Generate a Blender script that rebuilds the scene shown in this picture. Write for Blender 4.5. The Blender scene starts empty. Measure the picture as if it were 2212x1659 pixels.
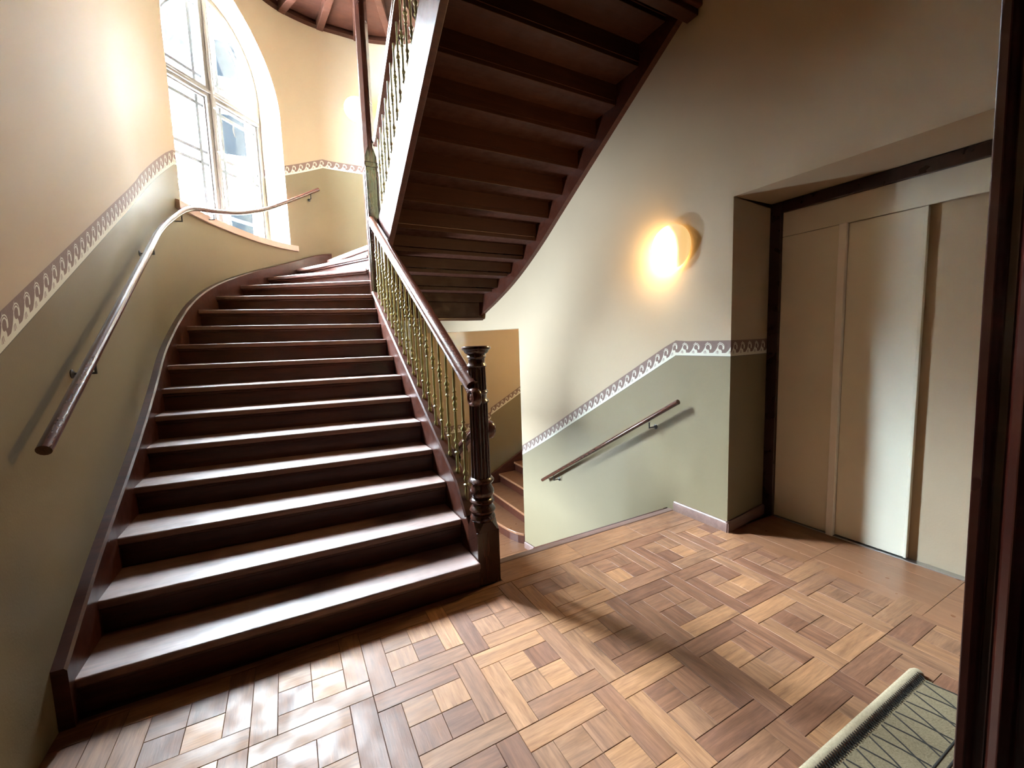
import bpy, bmesh, math, random
from mathutils import Vector, Matrix
random.seed(7)
sc = bpy.context.scene
COL = sc.collection

# ------------------------------------------------------------------ camera
cam_d = bpy.data.cameras.new('camera')
cam = bpy.data.objects.new('camera', cam_d)
COL.objects.link(cam)
RT = Vector((0.8800, -0.4738, -0.0322)).normalized()
FW = Vector((0.4687, 0.8775, -0.1012))
FW = (FW - RT * FW.dot(RT)).normalized()
UP = RT.cross(FW).normalized()
CAM = Vector((-0.683, -1.7815, 1.5063))
cam.matrix_world = Matrix(((RT.x, UP.x, -FW.x, CAM.x), (RT.y, UP.y, -FW.y, CAM.y), (RT.z, UP.z, -FW.z, CAM.z), (0, 0, 0, 1)))
cam_d.sensor_fit = 'HORIZONTAL'
cam_d.sensor_width = 36.0
cam_d.lens = 909.37 / 2212 * 36.0
cam_d.clip_start = 0.02
cam_d.clip_end = 200
sc.camera = cam

# ------------------------------------------------------------------ world
wd = bpy.data.worlds.new('overcast_sky')
sc.world = wd
wd.use_nodes = True
bg = wd.node_tree.nodes['Background']
bg.inputs[0].default_value = (0.80, 0.90, 1.0, 1)
bg.inputs[1].default_value = 450.0
# ------------------------------------------------------------------ exposure
sc.view_settings.view_transform = 'Standard'
sc.view_settings.look = 'None'
sc.view_settings.gamma = 1.0
sc.view_settings.use_curve_mapping = False
sc.view_settings.exposure = 1.15
sc.cycles.diffuse_bounces = 4
sc.cycles.glossy_bounces = 2
sc.cycles.transmission_bounces = 2
sc.cycles.max_bounces = 6
sc.cycles.transparent_max_bounces = 8
sc.cycles.caustics_reflective = False
sc.cycles.caustics_refractive = False
sc.cycles.blur_glossy = 1.0
sc.cycles.adaptive_threshold = 0.03
sc.cycles.sample_clamp_indirect = 25.0

# window geometry needed for the sky portal
TH = math.radians(48)
WU = Vector((math.cos(TH), math.sin(TH), 0))
WN = Vector((-math.sin(TH), math.cos(TH), 0))      # outwards
WC = Vector((-0.759, 5.272, 0))                    # right outer corner of the window frame
pd = bpy.data.lights.new('window_sky_portal', 'AREA')
pd.shape = 'RECTANGLE'; pd.size = 1.5; pd.size_y = 2.85
pd.cycles.is_portal = True
po = bpy.data.objects.new('window_sky_portal', pd)
COL.objects.link(po)
pz = -WN                                            # light emits along local -Z: into the room => local Z = outwards
zax = WN; xax = WU; yax = zax.cross(xax)
pc = WC - WU * 0.75 + WN * 0.09
po.matrix_world = Matrix(((xax.x, yax.x, zax.x, pc.x), (xax.y, yax.y, zax.y, pc.y), (xax.z, yax.z, zax.z, 4.38), (0, 0, 0, 1)))

# ------------------------------------------------------------------ node helpers
class S:
    def __init__(s, nt, sock): s.nt, s.k = nt, sock
    def _m(s, op, *o, rev=False):
        n = s.nt.nodes.new('ShaderNodeMath'); n.operation = op
        args = (s,) + o
        if rev: args = args[::-1]
        for i, a in enumerate(args):
            if isinstance(a, S): s.nt.links.new(a.k, n.inputs[i])
            else: n.inputs[i].default_value = a
        return S(s.nt, n.outputs[0])
    def __add__(s, o): return s._m('ADD', o)
    __radd__ = __add__
    def __sub__(s, o): return s._m('SUBTRACT', o)
    def __rsub__(s, o): return s._m('SUBTRACT', o, rev=True)
    def __mul__(s, o): return s._m('MULTIPLY', o)
    __rmul__ = __mul__
    def __truediv__(s, o): return s._m('DIVIDE', o)
    def __lt__(s, o): return s._m('LESS_THAN', o)
    def __gt__(s, o): return s._m('GREATER_THAN', o)
    def max(s, o): return s._m('MAXIMUM', o)
    def min(s, o): return s._m('MINIMUM', o)
    def pow(s, o): return s._m('POWER', o)
    def fr(s): return s._m('FRACT')
    def abs(s): return s._m('ABSOLUTE')
    def sqrt(s): return s._m('SQRT')

def newmat(name):
    m = bpy.data.materials.new(name); m.use_nodes = True
    nt = m.node_tree
    return m, nt, nt.nodes['Principled BSDF']
def mixc(nt, fac, a, b, mode='MIX'):
    n = nt.nodes.new('ShaderNodeMix'); n.data_type = 'RGBA'; n.blend_type = mode
    for sock, v in ((n.inputs['Factor'], fac), (n.inputs['A'], a), (n.inputs['B'], b)):
        if isinstance(v, S): nt.links.new(v.k, sock)
        elif hasattr(v, 'is_linked'): nt.links.new(v, sock)
        elif isinstance(v, (int, float)): sock.default_value = v
        else: sock.default_value = (*v, 1) if len(v) == 3 else v
    return n.outputs['Result']
def noise(nt, scale, detail=4, rough=0.55, vec=None, dist=0.0):
    n = nt.nodes.new('ShaderNodeTexNoise')
    n.inputs['Scale'].default_value = scale; n.inputs['Detail'].default_value = detail
    n.inputs['Roughness'].default_value = rough; n.inputs['Distortion'].default_value = dist
    if vec is not None: nt.links.new(vec, n.inputs['Vector'])
    return S(nt, n.outputs['Fac'])
def coord(nt, which='Object', scale=None, loc=None):
    t = nt.nodes.new('ShaderNodeTexCoord')
    if scale is None: return t.outputs[which]
    mp = nt.nodes.new('ShaderNodeMapping'); mp.inputs['Scale'].default_value = scale
    nt.links.new(t.outputs[which], mp.inputs['Vector'])
    if loc is not None: nt.links.new(loc, mp.inputs['Location'])
    return mp.outputs['Vector']
def bump(nt, bsdf, h, strength, dist=0.01):
    b = nt.nodes.new('ShaderNodeBump'); b.inputs['Strength'].default_value = strength; b.inputs['Distance'].default_value = dist
    nt.links.new(h.k, b.inputs['Height']); nt.links.new(b.outputs[0], bsdf.inputs['Normal'])
def ramp(nt, fac, stops):
    n = nt.nodes.new('ShaderNodeValToRGB')
    while len(n.color_ramp.elements) < len(stops): n.color_ramp.elements.new(0.5)
    for e, (p, c) in zip(n.color_ramp.elements, stops): e.position = p; e.color = (*c, 1)
    nt.links.new(fac.k if isinstance(fac, S) else fac, n.inputs[0])
    return n.outputs[0]

CREAM = (0.44, 0.352, 0.250); OLIVE = (0.195, 0.160, 0.096)
def make_plain(name, col, rough=0.6, spec=0.4, nscale=30, namp=0.08, bmp=0.05, metal=0.0):
    m, nt, b = newmat(name)
    c = coord(nt)
    n = noise(nt, nscale, 2, 0.6, c)
    dark = tuple(x * (1 - namp) for x in col); lite = tuple(min(1, x * (1 + namp)) for x in col)
    nt.links.new(mixc(nt, n, dark, lite), b.inputs['Base Color'])
    b.inputs['Roughness'].default_value = rough; b.inputs['Specular IOR Level'].default_value = spec; b.inputs['Metallic'].default_value = metal
    if bmp > 0.15: bump(nt, b, noise(nt, nscale * 6, 2, 0.6, c), bmp, 0.004)
    return m
def make_painted_wall():
    m, nt, b = newmat('painted_wall_with_border')
    uv = nt.nodes.new('ShaderNodeUVMap'); uv.uv_map = 'UVMap'
    sp = nt.nodes.new('ShaderNodeSeparateXYZ'); nt.links.new(uv.outputs[0], sp.inputs[0])
    u, v = S(nt, sp.outputs[0]), S(nt, sp.outputs[1])
    H = 0.117; P = 0.107
    a = (u / P).fr(); y = v / H
    # running wave: pale foot line, rising crest, curled tip with a dark eye, three small strokes in the foot
    foot = y < 0.20
    crest = (y < (a / 0.58).pow(1.7) * 0.70 + 0.20).min(a < 0.60)
    trough = (y < ((1.0 - a) / 0.40).pow(3.0) * 0.45 + 0.20).min(a > 0.60)
    dx = a - 0.64; dy = (y - 0.57) * 1.05
    d = (dx * dx + dy * dy).sqrt()
    ring = (d < 0.30).min(d > 0.17).min((a > 0.42)).min((y > 0.50).max((a > 0.80).min(y > 0.42)))
    eye = (d < 0.175)
    pale = foot.max(crest).max(trough.min(a < 0.75)).min(1.0 - eye).max(ring)
    st = ((a - 0.40).abs() < 0.022).min(y > 0.14).min(y < 0.34)
    st2 = ((a - 0.29 - (y - 0.14) * 0.25).abs() < 0.018).min(y > 0.16).min(y < 0.32)
    st3 = ((a - 0.51 + (y - 0.14) * 0.25).abs() < 0.018).min(y > 0.16).min(y < 0.34)
    st4 = ((d - 0.24).abs() < 0.022).min(y > 0.66)
    pale = pale.min(1.0 - st.max(st2).max(st3).max(st4))
    c = coord(nt)
    n1 = noise(nt, 2.2, 5, 0.6, c); n2 = noise(nt, 60, 3, 0.6, c)
    bro = mixc(nt, n2, (0.150, 0.098, 0.086), (0.235, 0.165, 0.148))
    border = mixc(nt, pale, bro, (0.66, 0.66, 0.58))
    ol = mixc(nt, n1, tuple(x * 0.93 for x in OLIVE), tuple(x * 1.06 for x in OLIVE))
    cr = mixc(nt, n1, tuple(x * 0.96 for x in CREAM), tuple(min(1, x * 1.03) for x in CREAM))
    colr = mixc(nt, v > H, border, cr)
    colr = mixc(nt, v < 0.0, colr, ol)
    colr = mixc(nt, (v < 0.0).min(v > -0.004), colr, (0.12, 0.10, 0.08))
    nt.links.new(colr, b.inputs['Base Color'])
    rg = nt.nodes.new('ShaderNodeMapRange'); nt.links.new((v < 0.0).k, rg.inputs[0]); rg.inputs[3].default_value = 0.75; rg.inputs[4].default_value = 0.5
    nt.links.new(rg.outputs[0], b.inputs['Roughness'])
    b.inputs['Specular IOR Level'].default_value = 0.3
    bump(nt, b, noise(nt, 90, 2, 0.65, c), 0.10, 0.006)
    return m
def make_wood(name, dark, lite, rough=0.3, coat=0.25, grain_axis=0, gs=6.0, rnd=0.0, wear=0.0, bmp=0.0, spec=0.5):
    m, nt, b = newmat(name)
    oi = nt.nodes.new('ShaderNodeObjectInfo')
    sc3 = [gs * 5] * 3; sc3[grain_axis] = gs * 0.45
    cmb = nt.nodes.new('ShaderNodeCombineXYZ')
    r = S(nt, oi.outputs['Random'])
    for i, k in enumerate((37.0, 91.0, 53.0)): nt.links.new((r * k).k, cmb.inputs[i])
    c = coord(nt, 'Object', sc3, cmb.outputs[0])
    g = noise(nt, 1.0, 4, 0.62, c, 0.7)
    g2 = noise(nt, 5.5, 2, 0.6, c, 0.0)
    colr = ramp(nt, g * 0.75 + g2 * 0.25, [(0.30, dark), (0.52, tuple((x + y) / 2 for x, y in zip(dark, lite))), (0.72, lite)])
    if rnd:
        tint = ramp(nt, r, rnd)
        colr = mixc(nt, 1.0, colr, tint, 'MULTIPLY')
    nt.links.new(colr, b.inputs['Base Color'])
    ro = nt.nodes.new('ShaderNodeMapRange'); nt.links.new(noise(nt, 9, 2, 0.6, coord(nt)).k, ro.inputs[0])
    ro.inputs[1].default_value = 0.3; ro.inputs[2].default_value = 0.7
    ro.inputs[3].default_value = rough * 0.8; ro.inputs[4].default_value = rough * 1.25 + wear
    nt.links.new(ro.outputs[0], b.inputs['Roughness'])
    b.inputs['Specular IOR Level'].default_value = spec
    b.inputs['Coat Weight'].default_value = coat; b.inputs['Coat Roughness'].default_value = 0.18
    if bmp: bump(nt, b, g2, bmp, 0.003)
    return m
M = {}
M['wall'] = make_painted_wall()
M['cream'] = make_plain('cream_plaster', CREAM, 0.75, 0.3, 3, 0.04, 0.1)
M['stair_wood'] = make_wood('dark_mahogany_stair_wood', (0.028, 0.0065, 0.0035), (0.075, 0.019, 0.009), 0.36, 0.1, 0, spec=0.5)
M['tread_wood'] = make_wood('worn_mahogany_tread', (0.10, 0.045, 0.033), (0.22, 0.110, 0.082), 0.50, 0.0, 0, wear=0.03, bmp=0.04, spec=1.0)
M['post_wood'] = make_wood('dark_polished_wood', (0.020, 0.007, 0.005), (0.060, 0.020, 0.013), 0.22, 0.5, 2)
M['rail_wood'] = make_wood('polished_handrail_wood', (0.045, 0.015, 0.010), (0.11, 0.036, 0.022), 0.2, 0.6, 1)
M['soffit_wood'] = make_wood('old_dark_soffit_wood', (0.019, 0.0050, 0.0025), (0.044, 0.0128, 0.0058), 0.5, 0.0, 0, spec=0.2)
M['door_wood'] = make_wood('dark_door_frame_wood', (0.024, 0.005, 0.003), (0.050, 0.010, 0.006), 0.22, 0.5, 2)
TINTS = [(0.0, (0.62, 0.50, 0.46)), (0.2, (0.80, 0.66, 0.58)), (0.45, (0.95, 0.85, 0.74)), (0.7, (1.0, 0.92, 0.78)), (0.86, (1.25, 1.12, 0.86)), (1.0, (1.4, 1.28, 0.98))]
M['parquet'] = make_wood('oak_parquet', (0.118, 0.060, 0.039), (0.335, 0.187, 0.118), 0.47, 0.0, 0, 7.0, TINTS, 0.05, 0.10, spec=0.38)
M['plank'] = make_wood('brown_floor_plank', (0.19, 0.088, 0.046), (0.27, 0.130, 0.068), 0.34, 0.1, 0, 6.0, [(0, (0.88, 0.87, 0.86)), (1, (1.1, 1.06, 1.02))])
M['plank_y'] = make_wood('brown_lift_lobby_board', (0.19, 0.088, 0.046), (0.27, 0.130, 0.068), 0.34, 0.1, 1, 6.0, [(0, (0.88, 0.87, 0.86)), (1, (1.1, 1.06, 1.02))])
M['joint'] = make_plain('dark_floor_joint', (0.05, 0.028, 0.018), 0.8, 0.2, 20, 0.2, 0)
M['baluster'] = make_plain('olive_gold_painted_iron', (0.215, 0.190, 0.075), 0.32, 0.55, 25, 0.22, 0.1)
M['iron'] = make_plain('black_iron', (0.018, 0.017, 0.017), 0.4, 0.5, 40, 0.2, 0.1)
M['skirt'] = make_wood('mauve_brown_skirting', (0.13, 0.075, 0.062), (0.22, 0.135, 0.115), 0.35, 0.1, 0)
M['elev'] = make_plain('ivory_lift_paint', (0.76, 0.74, 0.62), 0.42, 0.45, 4, 0.03, 0.03)
M['steel'] = make_plain('brushed_steel', (0.55, 0.55, 0.55), 0.35, 0.5, 40, 0.1, 0.05, 1.0)
M['frame_dark'] = make_wood('dark_brown_lift_frame', (0.020, 0.007, 0.005), (0.036, 0.012, 0.008), 0.3, 0.3, 2)
M['white_paint'] = make_plain('white_gloss_paint', (0.86, 0.85, 0.80), 0.35, 0.5, 8, 0.03, 0.03)
M['sill_paint'] = make_plain('pinkish_beige_sill_paint', (0.52, 0.40, 0.345), 0.4, 0.4, 8, 0.04, 0.03)
M['window_wood'] = make_plain('grey_brown_window_paint', (0.16, 0.145, 0.135), 0.4, 0.4, 12, 0.08, 0.05)
M['bar_paint'] = make_plain('pale_glazing_bar_paint', (0.15, 0.17, 0.185), 0.4, 0.4, 12, 0.05, 0.03)
M['ext_wall'] = make_plain('pale_facade_render', (0.36, 0.36, 0.35), 0.8, 0.2, 3, 0.06, 0.1)
M['ext_glass'] = make_plain('unlit_room_behind_facade_window', (0.0006, 0.0007, 0.0008), 0.9, 0.0, 3, 0.3, 0)
M['ext_slate'] = make_plain('blue_grey_slate', (0.0021, 0.0025, 0.0028), 0.9, 0.0, 4, 0.5, 0)
M['ext_roof'] = make_plain('slate_roof', (0.05, 0.055, 0.06), 0.6, 0.3, 8, 0.2, 0.1)
M['leaf'] = make_plain('dark_evergreen_leaves', (0.006, 0.009, 0.004), 0.8, 0.05, 5, 0.4, 0)
M['bark'] = make_plain('tree_bark', (0.07, 0.05, 0.035), 0.8, 0.2, 10, 0.3, 0.2)
M['ground'] = make_plain('courtyard_paving', (0.26, 0.25, 0.23), 0.8, 0.2, 3, 0.1, 0.1)
def make_glass():
    m, nt, b = newmat('window_glass')
    out = nt.nodes['Material Output']
    tr = nt.nodes.new('ShaderNodeBsdfTransparent'); tr.inputs[0].default_value = (0.93, 0.965, 0.97, 1)
    gl = nt.nodes.new('ShaderNodeBsdfGlossy'); gl.inputs['Roughness'].default_value = 0.02
    ge = nt.nodes.new('ShaderNodeNewGeometry')
    dt = nt.nodes.new('ShaderNodeVectorMath'); dt.operation = 'DOT_PRODUCT'
    nt.links.new(ge.outputs['Incoming'], dt.inputs[0]); nt.links.new(ge.outputs['Normal'], dt.inputs[1])
    fr = (1.0 - S(nt, dt.outputs['Value']).abs()).max(0.0).pow(5.0) * 0.96 + 0.02      # reflectance, the same from both sides
    mx = nt.nodes.new('ShaderNodeMixShader')
    nt.links.new(fr.k, mx.inputs[0]); nt.links.new(tr.outputs[0], mx.inputs[1]); nt.links.new(gl.outputs[0], mx.inputs[2])
    nt.links.new(mx.outputs[0], out.inputs[0]); nt.nodes.remove(b)
    return m
M['glass'] = make_glass()
def make_opal(strength):
    m, nt, b = newmat('lit_opal_glass')
    c = coord(nt)
    vs = nt.nodes.new('ShaderNodeVectorMath'); vs.operation = 'DISTANCE'
    nt.links.new(c, vs.inputs[0]); vs.inputs[1].default_value = (-0.065, -0.02, 0.06)    # the bulb behind the opal glass
    d = S(nt, vs.outputs['Value'])
    f = (1.0 - d / 0.21).max(0.0).pow(2.0)
    col = mixc(nt, f, (1.0, 0.62, 0.22), (1.0, 0.76, 0.42))
    nt.links.new(col, b.inputs['Emission Color'])
    nt.links.new((f * strength * 3.2 + 0.38).k, b.inputs['Emission Strength'])
    b.inputs['Base Color'].default_value = (0.8, 0.78, 0.72, 1); b.inputs['Roughness'].default_value = 0.25
    return m
M['opal'] = make_opal(95.0); M['opal_hall'] = make_opal(58.0); M['opal_stair'] = make_opal(22.0)
def make_mat_weave():
    m, nt, b = newmat('coarse_woven_doormat')
    c = coord(nt)
    n = noise(nt, 160, 3, 0.7, c)
    n2 = noise(nt, 14, 3, 0.6, c)
    colr = mixc(nt, n * 0.7 + n2 * 0.3, (0.075, 0.058, 0.034), (0.33, 0.26, 0.16))
    nt.links.new(colr, b.inputs['Base Color']); b.inputs['Roughness'].default_value = 0.95; b.inputs['Specular IOR Level'].default_value = 0.1
    bump(nt, b, n, 0.6, 0.01)
    return m
M['mat'] = make_mat_weave()
M['mat_dark'] = make_plain('dark_mat_yarn', (0.035, 0.032, 0.028), 0.95, 0.1, 120, 0.4, 0.4)
M['mat_lite'] = make_plain('beige_mat_yarn', (0.40, 0.33, 0.22), 0.95, 0.1, 140, 0.35, 0.5)

# ------------------------------------------------------------------ object helpers
def link(o, parent=None):
    COL.objects.link(o)
    if parent is not None: o.parent = parent
    return o
def tag(o, label=None, cat=None, group=None, kind=None):
    if label: o['label'] = label
    if cat: o['category'] = cat
    if group: o['group'] = group
    if kind: o['kind'] = kind
    return o
def empty(name, loc=(0, 0, 0), parent=None):
    o = bpy.data.objects.new(name, None); o.location = loc; o.empty_display_size = 0.1
    return link(o, parent)
def meshobj(name, verts, faces, mat, parent=None, smooth=False, uvs=None):
    me = bpy.data.meshes.new(name); me.from_pydata([tuple(v) for v in verts], [], faces)
    if uvs is not None:
        l = me.uv_layers.new(name='UVMap')
        for poly in me.polygons:
            for li, vi in zip(poly.loop_indices, poly.vertices): l.data[li].uv = uvs[vi]
    me.materials.append(mat)
    if smooth:
        for pl in me.polygons: pl.use_smooth = True
    me.update()
    return link(bpy.data.objects.new(name, me), parent)
def recalc(o):
    bm = bmesh.new(); bm.from_mesh(o.data); bmesh.ops.recalc_face_normals(bm, faces=bm.faces); bm.to_mesh(o.data); bm.free()
    return o
def bevel(o, w, seg=2, angle=0.6):
    bm = bmesh.new(); bm.from_mesh(o.data)
    ed = [e for e in bm.edges if len(e.link_faces) == 2 and e.calc_face_angle(0) > angle]
    bmesh.ops.bevel(bm, geom=ed, offset=w, segments=seg, profile=0.5, affect='EDGES', clamp_overlap=True)
    bm.to_mesh(o.data); bm.free()
    return o
BOXF = [(0, 3, 2, 1), (4, 5, 6, 7), (0, 1, 5, 4), (1, 2, 6, 5), (2, 3, 7, 6), (3, 0, 4, 7)]
def boxv(x0, x1, y0, y1, z0, z1):
    return [(x0, y0, z0), (x1, y0, z0), (x1, y1, z0), (x0, y1, z0), (x0, y0, z1), (x1, y0, z1), (x1, y1, z1), (x0, y1, z1)]
def box(name, x0, x1, y0, y1, z0, z1, mat, parent=None, bev=0.0, seg=2):
    o = meshobj(name, boxv(min(x0, x1), max(x0, x1), min(y0, y1), max(y0, y1), min(z0, z1), max(z0, z1)), BOXF, mat, parent)
    if bev: bevel(o, bev, seg)
    return o
def prism(name, poly, z0, z1, mat, parent=None, bev=0.0, seg=2):
    """polygon in plan, extruded in z"""
    a = sum(poly[i][0] * poly[(i + 1) % len(poly)][1] - poly[(i + 1) % len(poly)][0] * poly[i][1] for i in range(len(poly)))
    if a < 0: poly = poly[::-1]
    n = len(poly)
    v = [(x, y, z0) for x, y in poly] + [(x, y, z1) for x, y in poly]
    f = [tuple(range(n))[::-1], tuple(range(n, 2 * n))] + [(i, (i + 1) % n, n + (i + 1) % n, n + i) for i in range(n)]
    o = meshobj(name, v, f, mat, parent)
    if bev: bevel(o, bev, seg)
    return o
def slab_yz(name, poly, x0, x1, mat, parent=None, bev=0.0):
    """polygon in (y,z), extruded in x"""
    n = len(poly)
    v = [(x0, y, z) for y, z in poly] + [(x1, y, z) for y, z in poly]
    f = [tuple(range(n)), tuple(range(n, 2 * n))[::-1]] + [(i, n + i, n + (i + 1) % n, (i + 1) % n) for i in range(n)]
    o = recalc(meshobj(name, v, f, mat, parent))
    if bev: bevel(o, bev)
    return o
def lathe_data(prof, seg=20, flutes=0, depth=0.0, cap=True):
    v, f = [], []
    for r, z in prof:
        for k in range(seg):
            a = 2 * math.pi * k / seg
            rr = r * (1 - depth * (0.5 - 0.5 * math.cos(a * flutes))) if flutes else r
            v.append((rr * math.cos(a), rr * math.sin(a), z))
    m = len(prof)
    for i in range(m - 1):
        for k in range(seg):
            f.append((i * seg + k, i * seg + (k + 1) % seg, (i + 1) * seg + (k + 1) % seg, (i + 1) * seg + k))
    if cap:
        f.append(tuple(range(seg))[::-1]); f.append(tuple((m - 1) * seg + k for k in range(seg)))
    return v, f
def lathe(name, prof, mat, parent=None, seg=20, flutes=0, depth=0.0, loc=(0, 0, 0)):
    v, f = lathe_data(prof, seg, flutes, depth)
    o = meshobj(name, v, f, mat, parent)
    for pl in o.data.polygons: pl.use_smooth = len(pl.vertices) == 4
    o.data.set_sharp_from_angle(angle=0.7)
    o.location = loc
    return o
def sweep(name, path, prof, mat, parent=None, closed_prof=True, smooth=True, sharp=0.8):
    """prof = (side, up) pairs swept along path; frame stays plumb sideways"""
    n, m = len(path), len(prof)
    v, f = [], []
    for i, p in enumerate(path):
        p = Vector(p)
        t = (Vector(path[min(i + 1, n - 1)]) - Vector(path[max(i - 1, 0)])).normalized()
        side = t.cross(Vector((0, 0, 1)))
        side = side.normalized() if side.length > 1e-6 else Vector((1, 0, 0))
        up = side.cross(t).normalized()
        for a, b in prof: v.append(p + side * a + up * b)
    for i in range(n - 1):
        for k in range(m):
            k2 = (k + 1) % m
            f.append((i * m + k, i * m + k2, (i + 1) * m + k2, (i + 1) * m + k))
    f.append(tuple(range(m))[::-1]); f.append(tuple((n - 1) * m + k for k in range(m)))
    o = recalc(meshobj(name, v, f, mat, parent))
    if smooth:
        for pl in o.data.polygons: pl.use_smooth = len(pl.vertices) == 4
        o.data.set_sharp_from_angle(angle=sharp)
    return o
def circle(r, n=12, ry=None):
    return [(r * math.cos(2 * math.pi * k / n), (ry or r) * math.sin(2 * math.pi * k / n)) for k in range(n)]
def copy_tree(o, parent=None):
    c = o.copy(); link(c)
    if parent is not None: c.parent = parent
    for ch in list(o.children): copy_tree(ch, c)
    return c

# ------------------------------------------------------------------ the oval stairwell wall in plan
K = [(-1.6, -2.6), (-1.6, -1.2), (-1.6, 0.2), (-1.6, 1.4), (-1.6, 2.2), (-1.595, 2.75), (-1.51, 3.3), (-1.35, 3.8), (-1.12, 4.27), (-.84, 4.72), (-.48, 5.05), (-.05, 5.2),
     (.35, 5.22), (.75, 5.2), (1.18, 5.05), (1.55, 4.72), (1.82, 4.27), (2.02, 3.8), (2.15, 3.3), (2.2, 2.75), (2.2, 2.2), (2.2, 1.4), (2.2, .7), (2.2, .19)]
def catmull(P, n=24):
    P = [Vector((x, y)) for x, y in P]
    Q = [P[0] * 2 - P[1]] + P + [P[-1] * 2 - P[-2]]
    out = []
    for i in range(1, len(Q) - 2):
        p0, p1, p2, p3 = Q[i - 1:i + 3]
        for k in range(n):
            t = k / n
            out.append(0.5 * (2 * p1 + (p2 - p0) * t + (2 * p0 - 5 * p1 + 4 * p2 - p3) * t * t + (3 * p1 - p0 - 3 * p2 + p3) * t ** 3))
    out.append(P[-1])
    return out
WP = catmull(K)
WS = [0.0]
for i in range(1, len(WP)): WS.append(WS[-1] + (WP[i] - WP[i - 1]).length)
def wall_at(s):
    """point and inward normal at arc length s"""
    import bisect
    i = max(0, min(len(WS) - 2, bisect.bisect_right(WS, s) - 1))
    t = (s - WS[i]) / (WS[i + 1] - WS[i])
    p = WP[i].lerp(WP[i + 1], t)
    a, b = WP[max(0, i - 2)], WP[min(len(WP) - 1, i + 3)]
    d = (b - a).normalized()
    return p, Vector((d.y, -d.x))
def wall_x_right(y):
    """x of the right hand wall at depth y"""
    best = 2.2
    for i in range(len(WP) // 2, len(WP) - 1):
        a, b = WP[i], WP[i + 1]
        if a.x > 0.9 and min(a.y, b.y) <= y <= max(a.y, b.y) and abs(a.y - b.y) > 1e-9:
            best = a.x + (b.x - a.x) * (y - a.y) / (b.y - a.y)
    return best
ZB_UP = [(0, 1.344), (2.746, 1.344), (5.2, 2.707), (6.03, 3.285), (7.88, 3.855), (8.5, 4.13), (14.9, 4.13)]
ZB_LO = [(0, -0.125), (11.70, -0.125), (14.366, 1.344), (14.9, 1.344)]
def border_fn(tab):
    U = [0.0]
    for (s0, z0), (s1, z1) in zip(tab, tab[1:]): U.append(U[-1] + math.hypot(s1 - s0, z1 - z0))
    cs = [(s1 - s0) / math.hypot(s1 - s0, z1 - z0) for (s0, z0), (s1, z1) in zip(tab, tab[1:])]
    def fn(s):
        for i, ((s0, z0), (s1, z1)) in enumerate(zip(tab, tab[1:])):
            if s <= s1 or i == len(tab) - 2:
                t = (s - s0) / (s1 - s0); c = cs[i]
                if i + 1 < len(cs) and s1 - s < 0.12: c += (cs[i + 1] - c) * 0.5 * (1 - (s1 - s) / 0.12)
                if i > 0 and s - s0 < 0.12: c += (cs[i - 1] - c) * 0.5 * (1 - (s - s0) / 0.12)
                return z0 + (z1 - z0) * t, U[i] + (U[i + 1] - U[i]) * t, c
    return fn
B_UP, B_LO = border_fn(ZB_UP), border_fn(ZB_LO)

RISE = 0.1745
WIN_S, WIN_HW, WIN_Z0, WIN_H, SILL_Z = 7.02, 0.935, 4.60, 1.20, 2.94
def win_top(s):
    q = 1 - ((s - WIN_S) / WIN_HW) ** 2
    return WIN_Z0 + WIN_H * math.sqrt(max(0, q))
class WallMesh:
    def __init__(w): w.v, w.f, w.uv = [], [], []
    def strip(w, cols, bf):
        """cols: list of (s, zlo, zhi); quads between neighbouring columns"""
        base = len(w.v)
        for s, z0, z1 in cols:
            p, n = wall_at(s); zb, u, c = bf(s)
            for z in (z0, min(max(zb - 0.03, z0), z1), min(max(zb + 0.20, z0), z1), z1):      # rows follow the painted border
                w.v.append((p.x, p.y, z)); w.uv.append((u, (z - zb) * c))
        for i in range(len(cols) - 1):
            for k in range(3):
                a = base + 4 * i + k
                if max(w.v[a + 1][2] - w.v[a][2], w.v[a + 5][2] - w.v[a + 4][2]) > 1e-6: w.f.append((a, a + 4, a + 5, a + 1))
    def grid(w, rows, uvs):
        base = len(w.v); m = len(rows[0])
        for r, q in zip(rows, uvs):
            w.v += r; w.uv += q
        for i in range(len(rows) - 1):
            for k in range(m - 1):
                a = base + i * m + k
                w.f.append((a, a + 1, a + m + 1, a + m))
def srange(s0, s1, extra=()):
    out = {round(s0, 5), round(s1, 5)}
    s = s0
    while s < s1:
        out.add(round(s, 5)); s += 0.05
    for e in extra:
        if s0 < e < s1: out.add(round(e, 5))
    return sorted(out)
ZLOW, ZTOP = -1.47, 6.3
ups = [s + d for s, _ in ZB_UP for d in (-.12, -.06, 0, .06, .12)]; los = [s + d for s, _ in ZB_LO for d in (-.12, -.06, 0, .06, .12)]
# --- wall_left: straight flank, the bay with the arched window, up to the middle of the back
w = WallMesh()
sL, sR = WIN_S - WIN_HW, WIN_S + WIN_HW
w.strip([(s, ZLOW, ZTOP) for s in srange(0, sL, ups)], B_UP)
cols = [WIN_S - WIN_HW * math.cos(math.pi * k / 64) for k in range(65)]
W2S0, W2S1, W2Z0, W2Z1 = 6.82, 7.28, -0.80, 0.35          # plain lower window of the hall below, under the winding flight
w.strip([(s, ZLOW, SILL_Z) for s in srange(sL, W2S0)], B_UP)
w.strip([(s, ZLOW, W2Z0) for s in srange(W2S0, W2S1)], B_UP)
w.strip([(s, W2Z1, SILL_Z) for s in srange(W2S0, W2S1)], B_UP)
w.strip([(s, ZLOW, SILL_Z) for s in srange(W2S1, sR)], B_UP)
w.strip([(s, win_top(s), ZTOP) for s in cols], B_UP)
S_MID = 9.60
w.strip([(s, ZLOW, ZTOP) for s in srange(sR, S_MID, ups)], B_UP)
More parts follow.
